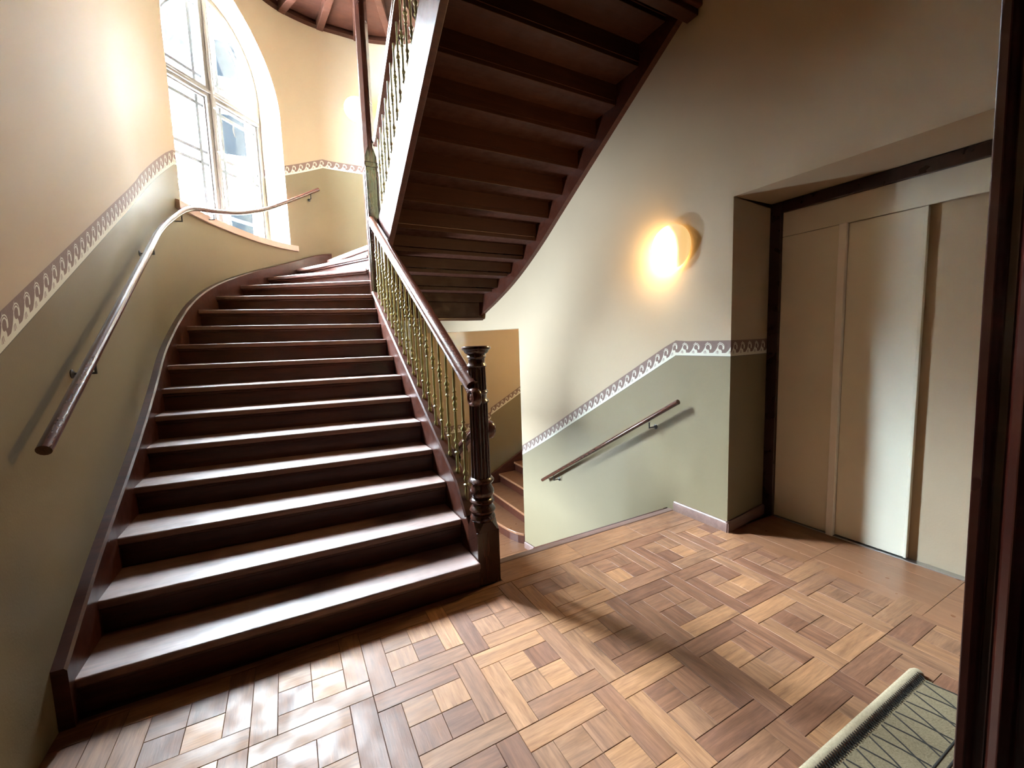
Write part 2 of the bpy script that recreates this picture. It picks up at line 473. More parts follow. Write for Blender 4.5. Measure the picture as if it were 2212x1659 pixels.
# splayed reveal from the wall arch to the window frame
FH, FZ0, FHW = 0.93, 4.85, 0.75
loop_w, loop_f = [], []
def frame_pt(a, z): return WC + WU * (a - FHW) + Vector((0, 0, z))
for k in range(9):                                          # right jamb, upwards
    t = k / 8
    loop_w.append((sR, SILL_Z + (WIN_Z0 - SILL_Z) * t)); loop_f.append((FHW, SILL_Z + (FZ0 - SILL_Z) * t))
for k in range(1, 48):
    a = math.pi * k / 48
    loop_w.append((WIN_S + WIN_HW * math.cos(a), WIN_Z0 + WIN_H * math.sin(a))); loop_f.append((FHW * math.cos(a), FZ0 + FH * math.sin(a)))
for k in range(8, -1, -1):
    t = k / 8
    loop_w.append((sL, SILL_Z + (WIN_Z0 - SILL_Z) * t)); loop_f.append((-FHW, SILL_Z + (FZ0 - SILL_Z) * t))
rows, uvr = [], []
for (s, z), (a, fz) in zip(loop_w, loop_f):
    p, n = wall_at(s); zb, u, c = B_UP(s)
    A = Vector((p.x, p.y, z)); Bp = frame_pt(a, fz)
    depth = (Bp.xy - A.xy).length
    sg = -1 if s > WIN_S else 1
    row, q = [], []
    # softly rounded arris, then the splay
    for t in (0, 0.06, 0.5, 1.0, 1.35):
        P = A.lerp(Bp, t); row.append(tuple(P)); q.append((u + sg * depth * t, P.z - zb))
    rows.append(row); uvr.append(q)
w.grid(rows, uvr)
# window-sill underside board on the masonry (closing the bottom of the opening)
rows, uvr = [], []
for s in cols:
    p, n = wall_at(s)
    a = (s - WIN_S) / WIN_HW * FHW
    Bp = frame_pt(a, SILL_Z)
    rows.append([(p.x, p.y, SILL_Z), (Bp.x + WN.x * .15, Bp.y + WN.y * .15, SILL_Z)]); uvr.append([(0, 1), (0, 1)])
w.grid(rows, uvr)
wl = meshobj('wall_left', w.v, w.f, M['wall'], None, True, w.uv); tag(wl, kind='structure'); wl.data.set_sharp_from_angle(angle=0.5)
# --- wall_back: curved back wall with the wide opening to the side stairs
w = WallMesh()
S_OPEN0, S_OPEN1, LINTEL = 9.93, 11.765, 1.68
w.strip([(s, 2.70, ZTOP) for s in srange(S_MID, 10.6, ups)], B_UP)
w.strip([(s, 2.70, ZTOP) for s in srange(10.6, S_OPEN1, ups)], B_LO)
w.strip([(s, ZLOW, 2.70) for s in srange(S_MID, S_OPEN0, los)], B_LO)
w.strip([(s, LINTEL, 2.70) for s in srange(S_OPEN0, S_OPEN1, los)], B_LO)
for s, sg in ((S_OPEN0, 1), (S_OPEN1, -1)):                # reveals of the opening
    p, n = wall_at(s); zb, u, c = B_LO(s)
    q = p - n * 0.24
    w.grid([[(p.x, p.y, ZLOW), (p.x, p.y, LINTEL)], [(q.x, q.y, ZLOW), (q.x, q.y, LINTEL)]], [[(u, ZLOW - zb), (u, LINTEL - zb)], [(u + sg * .24, ZLOW - zb), (u + sg * .24, LINTEL - zb)]])
rows, uvr = [], []
for s in srange(S_OPEN0, S_OPEN1):
    p, n = wall_at(s); q = p - n * 0.24
    rows.append([(p.x, p.y, LINTEL), (q.x, q.y, LINTEL)]); uvr.append([(0, 1), (0, 1)])
w.grid(rows, uvr)
wb = meshobj('wall_back', w.v, w.f, M['wall'], None, True, w.uv); tag(wb, kind='structure'); wb.data.set_sharp_from_angle(angle=0.5)
# --- wall_right: from the opening to the lift niche, above the niche and beyond
w = WallMesh()
w.strip([(s, ZLOW, ZTOP) for s in srange(S_OPEN1, WS[-1], los)], B_LO)
NY0, NY1, NZ, NX = 0.185, -1.36, 2.475, 2.80
zb = 1.344
w.grid([[(2.2, 0.19, NZ), (2.2, 0.19, ZTOP)], [(2.2, -2.6, NZ), (2.2, -2.6, ZTOP)]], [[(0, 1), (0, 4)], [(1, 1), (1, 4)]])
uo = 3.0
w.grid([[(2.2, 0.19, 0), (2.2, 0.19, NZ)], [(NX, 0.262, 0), (NX, 0.262, NZ)]], [[(uo, -zb), (uo, NZ - zb)], [(uo + .6, -zb), (uo + .6, NZ - zb)]])
w.grid([[(2.2, 0.19, NZ), (NX, 0.262, NZ + .035)], [(2.2, NY1, NZ), (NX, NY1, NZ + .035)]], [[(0, 1), (0, 1)], [(1, 1), (1, 1)]])
w.grid([[(2.2, NY1, 0), (2.2, NY1, NZ)], [(NX, NY1, 0), (NX, NY1, NZ)]], [[(uo, -zb), (uo, NZ - zb)], [(uo + .6, -zb), (uo + .6, NZ - zb)]])
w.grid([[(2.2, NY1, 0), (2.2, NY1, NZ)], [(2.2, -2.6, 0), (2.2, -2.6, NZ)]], [[(uo, -zb), (uo, NZ - zb)], [(uo + 1.2, -zb), (uo + 1.2, NZ - zb)]])
w.grid([[(NX + .02, 0.3, 0), (NX + .02, 0.3, NZ + .04)], [(NX + .02, NY1, 0), (NX + .02, NY1, NZ + .04)]], [[(0, 1), (0, 1)], [(1, 1), (1, 1)]])
for q in (((3.0, .34), (3.0, -1.45)), ((2.2, .34), (3.0, .34)), ((2.2, -1.45), (3.0, -1.45))):   # masonry of the lift shaft behind the door
    w.grid([[(*q[0], -.1), (*q[0], 2.62)], [(*q[1], -.1), (*q[1], 2.62)]], [[(0, 1), (0, 2)], [(1, 1), (1, 2)]])
for z in (-.1, 2.62):
    w.grid([[(2.2, .34, z), (3.0, .34, z)], [(2.2, -1.45, z), (3.0, -1.45, z)]], [[(0, 1), (0, 2)], [(1, 1), (1, 2)]])
wr = meshobj('wall_right', w.v, w.f, M['wall'], None, True, w.uv); tag(wr, kind='structure'); wr.data.set_sharp_from_angle(angle=0.5)
# --- wall_front: the wall with the doorway the camera stands in
wf = meshobj('wall_front', boxv(0.27, 2.2, -1.92, -1.575, 0, 4.0) + boxv(-1.6, -1.25, -1.92, -1.575, 0, 4.0) + boxv(-1.25, 0.27, -1.92, -1.575, 2.3, 4.0) + boxv(-1.6, 2.2, -2.75, -2.6, -.1, 4.0),
             [tuple(i + 8 * k for i in f) for k in range(4) for f in BOXF], M['door_wood']); tag(wf, kind='structure')

# ------------------------------------------------------------------ ceilings, slabs
ce = box('ceiling', -1.62, 2.22, -2.62, 0.56, 3.97, 4.19, M['cream']); tag(ce, kind='structure')
cw = box('wall_upper', -1.62, 2.22, 0.40, 0.50, 4.15, 6.3, M['soffit_wood']); tag(cw, kind='structure')
ct = box('ceiling_upper', -1.62, 2.22, 0.40, 3.4, 6.2, 6.3, M['soffit_wood']); tag(ct, kind='structure')

# upper storey: dark panelled soffit over the back of the well
us = empty('landing_soffit', (0.3, 4.2, 6.1)); tag(us, 'dark wooden soffit of the next landing up, above the arched window', 'soffit')
def rel(o, par):
    o.matrix_parent_inverse = Matrix.Translation(-par.location)
    return o
def inner_poly(y0, off=0.0):
    return [(p.x + n.x * off, p.y + n.y * off) for p, n in (wall_at(s) for s in [x * 0.1 for x in range(0, 149)]) if p.y >= y0]
rel(prism('panel', inner_poly(3.05, -0.02), 6.115, 6.20, M['soffit_wood'], us), us)
arc = [s for s in [6.0 + 0.08 * k for k in range(60)]]
path = []
for s in arc:
    p, n = wall_at(s)
    if p.y > 3.4: path.append((p.x + n.x * 0.035, p.y + n.y * 0.035, 6.08))
rel(sweep('edge_moulding', path, [(-0.045, -0.035), (0.045, -0.035), (0.05, 0.0), (0.03, 0.04), (-0.045, 0.04)], M['soffit_wood'], us), us)
for k in range(9):
    s = 6.5 + 0.52 * k
    p, n = wall_at(s)
    c2 = Vector((0.33, 3.35))
    d = (c2 - p); L = d.length; d.normalize(); sd = Vector((-d.y, d.x)) * 0.045
    a, b = p + d * 0.05, p + d * (L - 0.2)
    rel(prism('joist', [tuple(a - sd), tuple(b - sd), tuple(b + sd), tuple(a + sd)], 6.0, 6.13, M['soffit_wood'], us, 0.006), us)

# ------------------------------------------------------------------ floor with parquet
fl = box('floor', -1.62, 2.22, -2.62, 0.685, -0.22, -0.014, M['joint']); tag(fl, 'oak parquet landing floor of square panels', kind='structure')
T = 0.46
def to_px(P):
    q = Vector(P) - CAM
    d = q.dot(FW)
    if d < 0.05: return None
    return 1106 + 909.37 * q.dot(RT) / d, 829.5 - 909.37 * q.dot(UP) / d
def seen(P, m=330):
    r = to_px(P)
    return r is not None and -m < r[0] < 2212 + m and -m < r[1] < 1659 + m
def plank_mesh(name, L, Wd, th=0.014, ch=0.0012):
    hx, hy = L / 2, Wd / 2
    v = [(-hx, -hy, -th), (hx, -hy, -th), (hx, hy, -th), (-hx, hy, -th), (-hx, -hy, -ch), (hx, -hy, -ch), (hx, hy, -ch), (-hx, hy, -ch),
         (-hx + ch, -hy + ch, 0), (hx - ch, -hy + ch, 0), (hx - ch, hy - ch, 0), (-hx + ch, hy - ch, 0)]
    f = [(0, 1, 5, 4), (1, 2, 6, 5), (2, 3, 7, 6), (3, 0, 4, 7), (4, 5, 9, 8), (5, 6, 10, 9), (6, 7, 11, 10), (7, 4, 8, 11), (8, 9, 10, 11)]
    me = bpy.data.meshes.new(name); me.from_pydata(v, [], f); return me
g = 0.0007
strip_me = plank_mesh('parquet_strip', 0.79 * T - 2 * g - 0.001, 0.21 * T - 2 * g); strip_me.materials.append(M['parquet'])
sq_me = plank_mesh('parquet_block', 0.29 * T - 2 * g, 0.29 * T - 2 * g); sq_me.materials.append(M['parquet'])
e = 0.0016                                                 # open joint around each panel
pieces = []
for i in range(-4, 5):
    for j in range(-1, 5):
        x0, y1 = i * T, -j * T
        def at(a, b): return (x0 + a * T, y1 - b * T)
        if i == 4:
            pass
        lst = [('s', 0.395, 0.105, 0), ('s', 0.895, 0.395, 1), ('s', 0.605, 0.895, 0), ('s', 0.105, 0.605, 1),
               ('q', 0.355, 0.355, 0), ('q', 0.645, 0.355, 1), ('q', 0.355, 0.645, 1), ('q', 0.645, 0.645, 0)]
        for kd, a, b, rt in lst:
            x, y = at(a, b)
            if i == 4 and a > 0.68: continue               # the last row is cut short by the border boards
            if x < -1.66: continue
            if not seen((x, y, 0)): continue
            pieces.append((kd, x, y, rt + 2 * random.randint(0, 1), (Vector((x, y, 0)) - CAM).length))
pieces.sort(key=lambda q: q[4])
for n, (kd, x, y, rt, _) in enumerate(pieces):
    o = bpy.data.objects.new('parquet_strip' if kd == 's' else 'parquet_block', strip_me if kd == 's' else sq_me)
    o.location = (x, y, random.uniform(-0.0006, 0.0006)); o.rotation_euler = (0, 0, rt * math.pi / 2)
    link(o, fl)
    if n >= 298: break
left = pieces[298:]
if left:
    v, f = [], []
    for kd, x, y, rt, _ in left:
        hx, hy = (0.79 * T / 2 - g, 0.21 * T / 2 - g) if kd == 's' else (0.29 * T / 2 - g,) * 2
        if rt % 2: hx, hy = hy, hx
        b = len(v); v += boxv(x - hx, x + hx, y - hy, y + hy, -0.014, 0.0); f += [tuple(q + b for q in ff) for ff in BOXF]
    o = meshobj('parquet_remainder', v, f, M['parquet'], fl); tag(o, kind='stuff')
# border boards: along the landing edge and in front of the lift
x = 0.42
for L in (0.62, 0.58, 0.60):
    o = box('border_board', x, min(x + L, 2.19) - 0.002, 0.462, 0.683, -0.014, 0.0, M['parquet'], fl, 0.0012, 1); x += L
box('border_board', -1.6, 0.42, 0.462, 0.50, -0.014, 0.0, M['parquet'], fl, 0.001, 1)
for k, (y0, y1) in enumerate(((0.185, -0.35), (-0.35, -0.95), (-0.95, -1.36))):
    for q in range(4):
        xa = 2.160 + q * 0.158
        o = box('border_board', xa, xa + 0.157, y0 - 0.0008, y1 + 0.0008, -0.014, 0.0, M['plank_y'], fl, 0.0008, 1)
box('border_board', 1.96 + .167, 2.159, -1.36, 0.455, -0.014, -0.0002, M['plank_y'], fl, 0.0008, 1)
box('border_board', 2.161, 2.199, -2.4, -1.36, -0.014, 0.0, M['plank'], fl)
# rounded nosing at the edge of the landing, where the flight down begins
nz = box('trim_1', 0.42, 2.2, 0.685, 0.752, -0.045, 0.001, M['skirt'], None, 0.014, 3); tag(nz, kind='structure')

# ------------------------------------------------------------------ main flight
def off(a, b, d):
    """shift a segment (plan) to its left by d"""
    t = (Vector(b) - Vector(a)).normalized(); n = Vector((-t.y, t.x)) * d
    return tuple(Vector(a) + n), tuple(Vector(b) + n)
XR = 0.262
RY = [0.463 + 0.285 * k for k in range(9)] + [2.985, 3.145, 3.275]
RP = [(XR, y) for y in RY] + [(XR, 3.40), (0.255, 3.60), (0.285, 3.68), (0.385, 3.84)]
LP = [(-1.55, .505), (-1.55, .805), (-1.55, 1.135), (-1.55, 1.49), (-1.55, 1.82), (-1.55, 2.11), (-1.55, 2.385), (-1.55, 2.655), (-1.535, 2.93), (-1.485, 3.19), (-1.415, 3.46),
      (-1.295, 3.80), (-1.085, 4.22), (-.81, 4.68), (-.45, 5.005), (-.04, 5.15)]
ms = empty('winding_staircase', (-0.65, 0.46, 0)); tag(ms, 'dark mahogany winding staircase climbing left past the arched window', 'staircase')
NST = 16
for k in range(NST):
    z = RISE * (k + 1)
    a, b = LP[k], RP[k]
    d = (Vector(b) - Vector(a)).normalized()
    aa = tuple(Vector(a) - d * 0.035); bb = tuple(Vector(b) + d * 0.0)
    if k < NST - 1:
        c, e2 = RP[k + 1], LP[k + 1]
        dd = (Vector(c) - Vector(e2)).normalized()
        back = [tuple(Vector(c) + Vector((0, 0.05))), tuple(Vector(e2) - dd * 0.035 + Vector((0, 0.03)))]
        poly = [aa, bb] + back
        rel(prism('tread', poly, z - 0.042, z, M['tread_wood'], ms, 0.010, 3), ms)
    # riser, set back under the nosing, and the small moulding beneath the nosing
    r0, r1 = off(aa, bb, 0.034); q0, q1 = off(aa, bb, 0.056)
    rs = rel(prism('riser', [r0, r1, q1, q0], z - RISE - 0.001, z - 0.04, M['stair_wood'], ms), ms)
    m0, m1 = off(aa, bb, 0.016); n0, n1 = off(aa, bb, 0.036)
    mo = prism('nosing_moulding', [m0, m1, n1, n0], z - 0.062, z - 0.041, M['stair_wood'], rs, 0.006, 2)
# the half landing the flight ends on
lp = [tuple(Vector(LP[15]) + Vector((0.0, 0.03))), RP[15], (0.40, 3.05), (0.40, 2.79), (2.17, 2.79)] + [(p.x + n.x * .02, p.y + n.y * .02) for p, n in (wall_at(12.2 - 0.1 * k) for k in range(0, 38))]
rel(prism('landing', lp, NST * RISE - 0.06, NST * RISE, M['tread_wood'], ms, 0.008, 2), ms)
# wall string following the curve of the wall
LS = []
for k, (x, y) in enumerate(LP):                             # arc length of each step at the wall
    best = min(range(len(WP)), key=lambda i: (WP[i] - Vector((x, y))).length)
    LS.append((WS[best], RISE * (k + 1)))
def zleft(s):
    if s <= LS[0][0]: return LS[0][1] + (s - LS[0][0]) * 0.58
    for (s0, z0), (s1, z1) in zip(LS, LS[1:]):
        if s <= s1: return z0 + (z1 - z0) * (s - s0) / (s1 - s0)
    return LS[-1][1]
v, f = [], []
ss = [LS[0][0] - 0.06 + k * 0.06 for k in range(int((8.62 - LS[0][0]) / 0.06) + 1)]
for s in ss:
    p, n = wall_at(s)
    zc = sum(zleft(s + d) for d in (-.2, -.1, 0, .1, .2)) / 5
    top = min(zc + 0.115, NST * RISE + 0.14); bot = max(zc - 0.33, 0.0)
    if s < LS[0][0] + 0.02: top = max(0.26, top)
    for o_, z in ((-0.005, bot), (0.050, bot), (0.050, top - 0.012), (0.040, top), (-0.005, top)):
        v.append((p.x + n.x * o_, p.y + n.y * o_, z))
for i in range(len(ss) - 1):
    for k in range(5):
        f.append((i * 5 + k, i * 5 + (k + 1) % 5, i * 5 + 5 + (k + 1) % 5, i * 5 + 5 + k))
f += [(0, 1, 2, 3, 4), tuple((len(ss) - 1) * 5 + k for k in (4, 3, 2, 1, 0))]
rel(recalc(meshobj('wall_string', v, f, M['stair_wood'], ms)), ms)
# outer string, closed, with a bead along its top
def nz_r(y): return RISE + (y - 0.463) * RISE / 0.285
OS = [(0.62, 0.0), (3.32, nz_r(3.32) - 0.42), (3.32, nz_r(3.32) + 0.19), (0.80, nz_r(0.80) + 0.19), (0.64, 0.36), (0.62, 0.0)][:5]
rel(slab_yz('outer_string', OS, XR, XR + 0.055, M['stair_wood'], ms, 0.004), ms)
rel(sweep('string_cap', [(XR + 0.030, 0.66, 0.40), (XR + 0.030, 0.80, nz_r(0.80) + 0.20), (XR + 0.030, 3.31, nz_r(3.31) + 0.20)], [(-0.042, -0.012), (0.042, -0.012), (0.046, 0.0), (0.036, 0.012), (-0.036, 0.012), (-0.046, 0.0)], M['stair_wood'], ms), ms)
# plastered underside
v = []
for y0, z0 in ((0.66, 0.0), (3.25, nz_r(3.25) - 0.40)):
    v += [(-1.55, y0, z0), (XR, y0, z0)]
rel(meshobj('underside', v, [(0, 1, 3, 2)], M['cream'], ms), ms)

# ------------------------------------------------------------------ post at the turn
PX0, PX1, PY0, PY1 = 0.262, 0.395, 3.30, 3.433
pc_ = Vector(((PX0 + PX1) / 2, (PY0 + PY1) / 2))
sp = empty('stair_post', (pc_.x, pc_.y, 1.75)); tag(sp, 'tall chamfered wooden post at the inner turn of the stairs', 'post')
hw = 0.0665
rel(box('base', PX0, PX1, PY0, PY1, 1.75, 3.55, M['post_wood'], sp, 0.004), sp)
for sx, sy in ((-1, 0), (0, -1), (1, 0), (0, 1)):           # raised panel boards on each side
    cx, cy = pc_.x + sx * (hw + 0.006), pc_.y + sy * (hw + 0.006)
    hx, hy = (0.006, 0.045) if sx else (0.045, 0.006)
    rel(box('panel', cx - hx, cx + hx, cy - hy, cy + hy, 1.8, 3.47, M['post_wood'], sp, 0.003), sp)
rel(prism('collar', [(PX0 - .012, PY0 - .012), (PX1 + .012, PY0 - .012), (PX1 + .012, PY1 + .012), (PX0 - .012, PY1 + .012)], 3.50, 3.56, M['post_wood'], sp, 0.014, 3), sp)
def octo(h, c): return [(-h, -h + c), (-h + c, -h), (h - c, -h), (h, -h + c), (h, h - c), (h - c, h), (-h + c, h), (-h, h - c)]
v, f = [], []
for z, h, c in ((3.55, hw, 0.004), (3.62, hw, 0.006), (3.72, hw - .004, 0.036), (6.11, hw - .004, 0.036)):
    v += [(pc_.x + x, pc_.y + y, z) for x, y in octo(h, c)]
for i in range(3):
    for k in range(8): f.append((i * 8 + k, i * 8 + (k + 1) % 8, i * 8 + 8 + (k + 1) % 8, i * 8 + 8 + k))
f.append(tuple(24 + k for k in range(8)))
rel(meshobj('shaft', v, f, M['post_wood'], sp), sp)

# ------------------------------------------------------------------ balusters and railings
BP = [(0.011, 0.0), (0.016, 0.004), (0.016, 0.03), (0.010, 0.036), (0.012, 0.05), (0.0125, 0.10), (0.010, 0.135), (0.020, 0.140), (0.020, 0.150), (0.010, 0.156), (0.013, 0.170), (0.017, 0.185), (0.012, 0.200), (0.009, 0.208),
      (0.018, 0.213), (0.023, 0.228), (0.013, 0.240), (0.010, 0.262), (0.0125, 0.31), (0.0115, 0.40), (0.010, 0.425), (0.018, 0.430), (0.018, 0.438), (0.010, 0.444), (0.016, 0.460), (0.020, 0.476), (0.014, 0.492), (0.009, 0.500),
      (0.022, 0.506), (0.024, 0.518), (0.013, 0.530), (0.010, 0.552), (0.016, 0.556), (0.016, 0.562), (0.010, 0.568), (0.0115, 0.60), (0.0105, 0.68), (0.010, 0.80)]
BP = [(r * 0.86, z) for r, z in BP]
bv, bf = lathe_data(BP, 10)
b_me = bpy.data.meshes.new('baluster'); b_me.from_pydata(bv, [], bf); b_me.materials.append(M['baluster'])
for pl in b_me.polygons: pl.use_smooth = len(pl.vertices) == 4
b_me.set_sharp_from_angle(angle=0.9)
RAILP = [(-0.030, -0.045), (0.030, -0.045), (0.034, -0.030), (0.024, -0.020), (0.030, -0.012), (0.040, 0.000), (0.041, 0.016), (0.033, 0.030), (0.018, 0.041), (0.0, 0.045), (-0.018, 0.041), (-0.033, 0.030), (-0.041, 0.016), (-0.040, 0.0), (-0.030, -0.012), (-0.024, -0.020), (-0.034, -0.030)]
def railing(name, label, x, ys, zbase, rail_path, loc):
    r = empty(name, loc); tag(r, label, 'railing')
    rel(sweep('handrail', rail_path, RAILP, M['rail_wood'], r), r)
    for y in ys:
        o = bpy.data.objects.new('baluster', b_me); o.location = (x, y, zbase(y)); link(o, r); rel(o, r)
    return r
rz = lambda y: nz_r(y) + 1.005
railing('stair_railing', 'turned olive gold balusters and dark handrail of the winding flight', XR + 0.030, [0.72 + 0.1425 * k for k in range(18)], lambda y: nz_r(y) + 0.205 if y > 0.8 else 0.36 + (y - 0.64) * 1.0,
        [(XR + .032, 0.545, rz(0.62) - 0.035), (XR + .032, 0.60, rz(0.62)), (XR + .032, 3.31, rz(3.31))], (XR + .03, 0.6, 0.3))

# ------------------------------------------------------------------ newel post
NXc, NYc = 0.337, 0.575
nw = empty('newel_post', (NXc, NYc, 0)); tag(nw, 'dark fluted newel post with round cap at the foot of the stairs', 'newel post')
pb = prism('base_block', [(-.075, -.075), (.075, -.075), (.075, .075), (-.075, .075)], 0.0, 0.345, M['post_wood'], nw, 0.004)
v = []
for z, h, c in ((0.33, 0.0745, 0.003), (0.40, 0.0745, 0.045)): v += [(x, y, z) for x, y in octo(h, c)]
meshobj('chamfer_block', v, [(k, (k + 1) % 8, 8 + (k + 1) % 8, 8 + k) for k in range(8)] + [tuple(8 + k for k in range(8))], M['post_wood'], nw)
lathe('turned_base', [(0.060, 0.395), (0.074, 0.400), (0.080, 0.415), (0.074, 0.432), (0.064, 0.440), (0.074, 0.450), (0.082, 0.465), (0.074, 0.482), (0.060, 0.490), (0.056, 0.500), (0.070, 0.508), (0.078, 0.522), (0.070, 0.536), (0.056, 0.542), (0.066, 0.552), (0.076, 0.570), (0.076, 0.588), (0.066, 0.610), (0.056, 0.630), (0.070, 0.638), (0.080, 0.652), (0.070, 0.668), (0.055, 0.676)], M['post_wood'], nw, 28)
lathe('fluted_shaft', [(0.062, 0.672), (0.060, 0.70), (0.0585, 0.90), (0.057, 1.14)], M['post_wood'], nw, 112, 16, 0.12)
lathe('shaft_ring', [(0.056, 1.135), (0.064, 1.14), (0.066, 1.150), (0.060, 1.160), (0.052, 1.17), (0.052, 1.19), (0.060, 1.198), (0.064, 1.208), (0.058, 1.218), (0.05, 1.222)], M['post_wood'], nw, 28)
lathe('fluted_shaft', [(0.054, 1.218), (0.053, 1.30), (0.051, 1.362)], M['post_wood'], nw, 112, 16, 0.12)
lathe('capital', [(0.048, 1.355), (0.056, 1.358), (0.060, 1.366), (0.054, 1.376), (0.050, 1.382), (0.050, 1.408), (0.055, 1.414), (0.060, 1.420), (0.055, 1.428), (0.056, 1.434), (0.066, 1.440), (0.074, 1.450), (0.077, 1.458), (0.082, 1.460), (0.088, 1.466), (0.089, 1.474), (0.084, 1.482), (0.070, 1.484), (0.0, 1.485)], M['post_wood'], nw, 32)
def roll(name, c, parent, r=0.057, w=0.056):
    """scrolled end of a handrail: a drum lying across the rail, faces turned in rings"""
    o = lathe(name, [(0.0, -w / 2 + .006), (0.018, -w / 2 + .002), (0.022, -w / 2 + .010), (0.034, -w / 2 + .012), (0.040, -w / 2), (r - .008, -w / 2), (r, -w / 2 + .010), (r, w / 2 - .010), (r - .008, w / 2), (0.040, w / 2), (0.034, w / 2 - .012), (0.022, w / 2 - .010), (0.018, w / 2 - .002), (0.0, w / 2 - .006)], M['rail_wood'], parent, 28)
    o.rotation_euler = (0, math.pi / 2, 0); o.location = c
    return o
roll('handrail_scroll', (-0.050, -0.060, 1.182), nw)
roll('handrail_scroll', (0.075, 0.03, 0.955), nw)

# ------------------------------------------------------------------ upper flight (seen from below)
UX0, UX1 = 0.365, 2.17
uf = empty('upper_staircase', (1.3, 2.79, 2.79)); tag(uf, 'dark flight overhead seen from below, rising towards the camera', 'staircase')
Z0 = NST * RISE
UY0, UG, UR = 2.79, 0.287, 0.174
def nz_u(y): return Z0 + UR + (UY0 - y) * UR / UG
def soff(y): return 4.29 - 0.60 * y
for k in range(-4, 8):                                      # steps above the half landing, and the boarded soffit steps below it
    yf = UY0 - UG * k; zt = nz_u(yf)
    xr = min(wall_x_right(yf), wall_x_right(yf - UG), wall_x_right(min(yf + .05, 4.05))) - 0.012
    nm = 'tread' if k >= 0 else 'soffit_board'
    dz = 0.0
    rel(box(nm, UX0 + 0.05, xr, yf - UG - 0.02, yf + 0.03, zt - 0.045 - (0.02 if k < 0 else 0), zt - (0.02 if k < 0 else 0), M['soffit_wood'], uf, 0.004), uf)
    rel(box('riser' if k >= 0 else 'soffit_riser', UX0 + 0.05, xr, yf - 0.028, yf - 0.003, zt - UR - 0.01, zt - 0.044, M['soffit_wood'], uf), uf)
USo = [(0.60, nz_u(0.60) + 0.17), (0.60, soff(0.60)), (3.29, soff(3.29)), (3.29, 2.94), (2.95, nz_u(2.95) + 0.19)]
rel(slab_yz('outer_string', USo, UX0, UX0 + 0.055, M['stair_wood'], uf, 0.004), uf)
rel(slab_yz('outer_string_foot', [(3.29, soff(3.29)), (4.03, soff(4.03)), (4.03, 2.5), (3.29, 2.7)], UX0, UX0 + 0.055, M['stair_wood'], uf), uf)
# wall string along the curving wall, deep and dark
v, f = [], []
ys = [0.57 + 0.1 * k for k in range(35)] + [4.03]
for y in ys:
    xw = wall_x_right(y)
    for dx, z in ((0.004, soff(y)), (-0.055, soff(y)), (-0.055, soff(y) + 0.50), (0.004, soff(y) + 0.50)): v.append((xw + dx, y, z))
for i in range(len(ys) - 1):
    for k in range(4): f.append((i * 4 + k, i * 4 + (k + 1) % 4, i * 4 + 4 + (k + 1) % 4, i * 4 + 4 + k))
f += [(0, 1, 2, 3), tuple((len(ys) - 1) * 4 + k for k in (3, 2, 1, 0))]
rel(recalc(meshobj('wall_string', v, f, M['stair_wood'], uf)), uf)
# trimmer beam at the foot, with a small moulding, and the beam at the head
rel(box('trimmer_beam', UX0, wall_x_right(4.06) - .005, 3.99, 4.06, soff(4.03) - 0.005, soff(4.03) + 0.30, M['soffit_wood'], uf, 0.004), uf)
rel(box('beam_moulding', UX0, wall_x_right(4.0) - 0.005, 3.955, 4.065, soff(4.03) - 0.045, soff(4.03) - 0.002, M['stair_wood'], uf, 0.012, 3), uf)
rel(box('head_beam', UX0, 2.2, 0.50, 0.60, 3.86, 4.18, M['soffit_wood'], uf, 0.006), uf)
rel(box('head_moulding', UX0, 2.2, 0.46, 0.56, 3.90, 3.97, M['stair_wood'], uf, 0.012, 3), uf)
# flat soffit under the half landing
sl = [(0.30, 4.065), (wall_x_right(4.07), 4.065)] + [(p.x, p.y) for p, n in (wall_at(10.85 - 0.1 * k) for k in range(0, 23))]
rel(prism('landing_underside', sl, 1.90, 1.93, M['cream'], uf), uf)
railing('stair_railing', 'upper balusters and handrail of the dark flight overhead beside the tall post', UX0 + 0.028, [3.17 - 0.1435 * k for k in range(17)], lambda y: nz_u(y) + (0.17 if y < 2.95 else 0.17 + (y - 2.95) * .3),
        [(UX0 + .028, 3.30, 3.77), (UX0 + .028, 3.18, 3.80), (UX0 + .028, 0.70, 3.80 + 2.48 * .595)], (UX0 + .03, 3.2, 2.9))

# ------------------------------------------------------------------ flight down, lower hall
lf = empty('lower_staircase', (1.3, 0.7, -1.45)); tag(lf, 'flight down from the landing edge to the lower hall', 'staircase')
LR = 1.45 / 8; LG = 0.284
for k in range(1, 8):
    z = -LR * k; y0 = 0.70 + LG * (k - 1)
    rel(box('tread', UX0 + .05, 2.15, y0, y0 + LG + 0.03, z - 0.04, z, M['tread_wood'], lf, 0.008), lf)
for k in range(1, 9):
    z = -LR * k; y0 = 0.70 + LG * (k - 1)
    rel(box('riser', UX0 + .05, 2.15, y0 - 0.025, y0 - 0.003, z, z + LR - 0.05, M['stair_wood'], lf), lf)
nz_l = lambda y: -(y - 0.70) * LR / LG
rel(slab_yz('outer_string', [(0.66, -0.24), (2.95, -1.45), (3.02, -1.45), (3.02, nz_l(3.0) + .14), (0.66, 0.10)], UX0, UX0 + 0.055, M['stair_wood'], lf, 0.004), lf)
rel(slab_yz('wall_string', [(0.76, -0.24), (2.95, -1.45), (3.05, -1.45), (3.05, nz_l(3.05) + .14), (0.76, 0.0)], 2.145, 2.198, M['stair_wood'], lf, 0.004), lf)
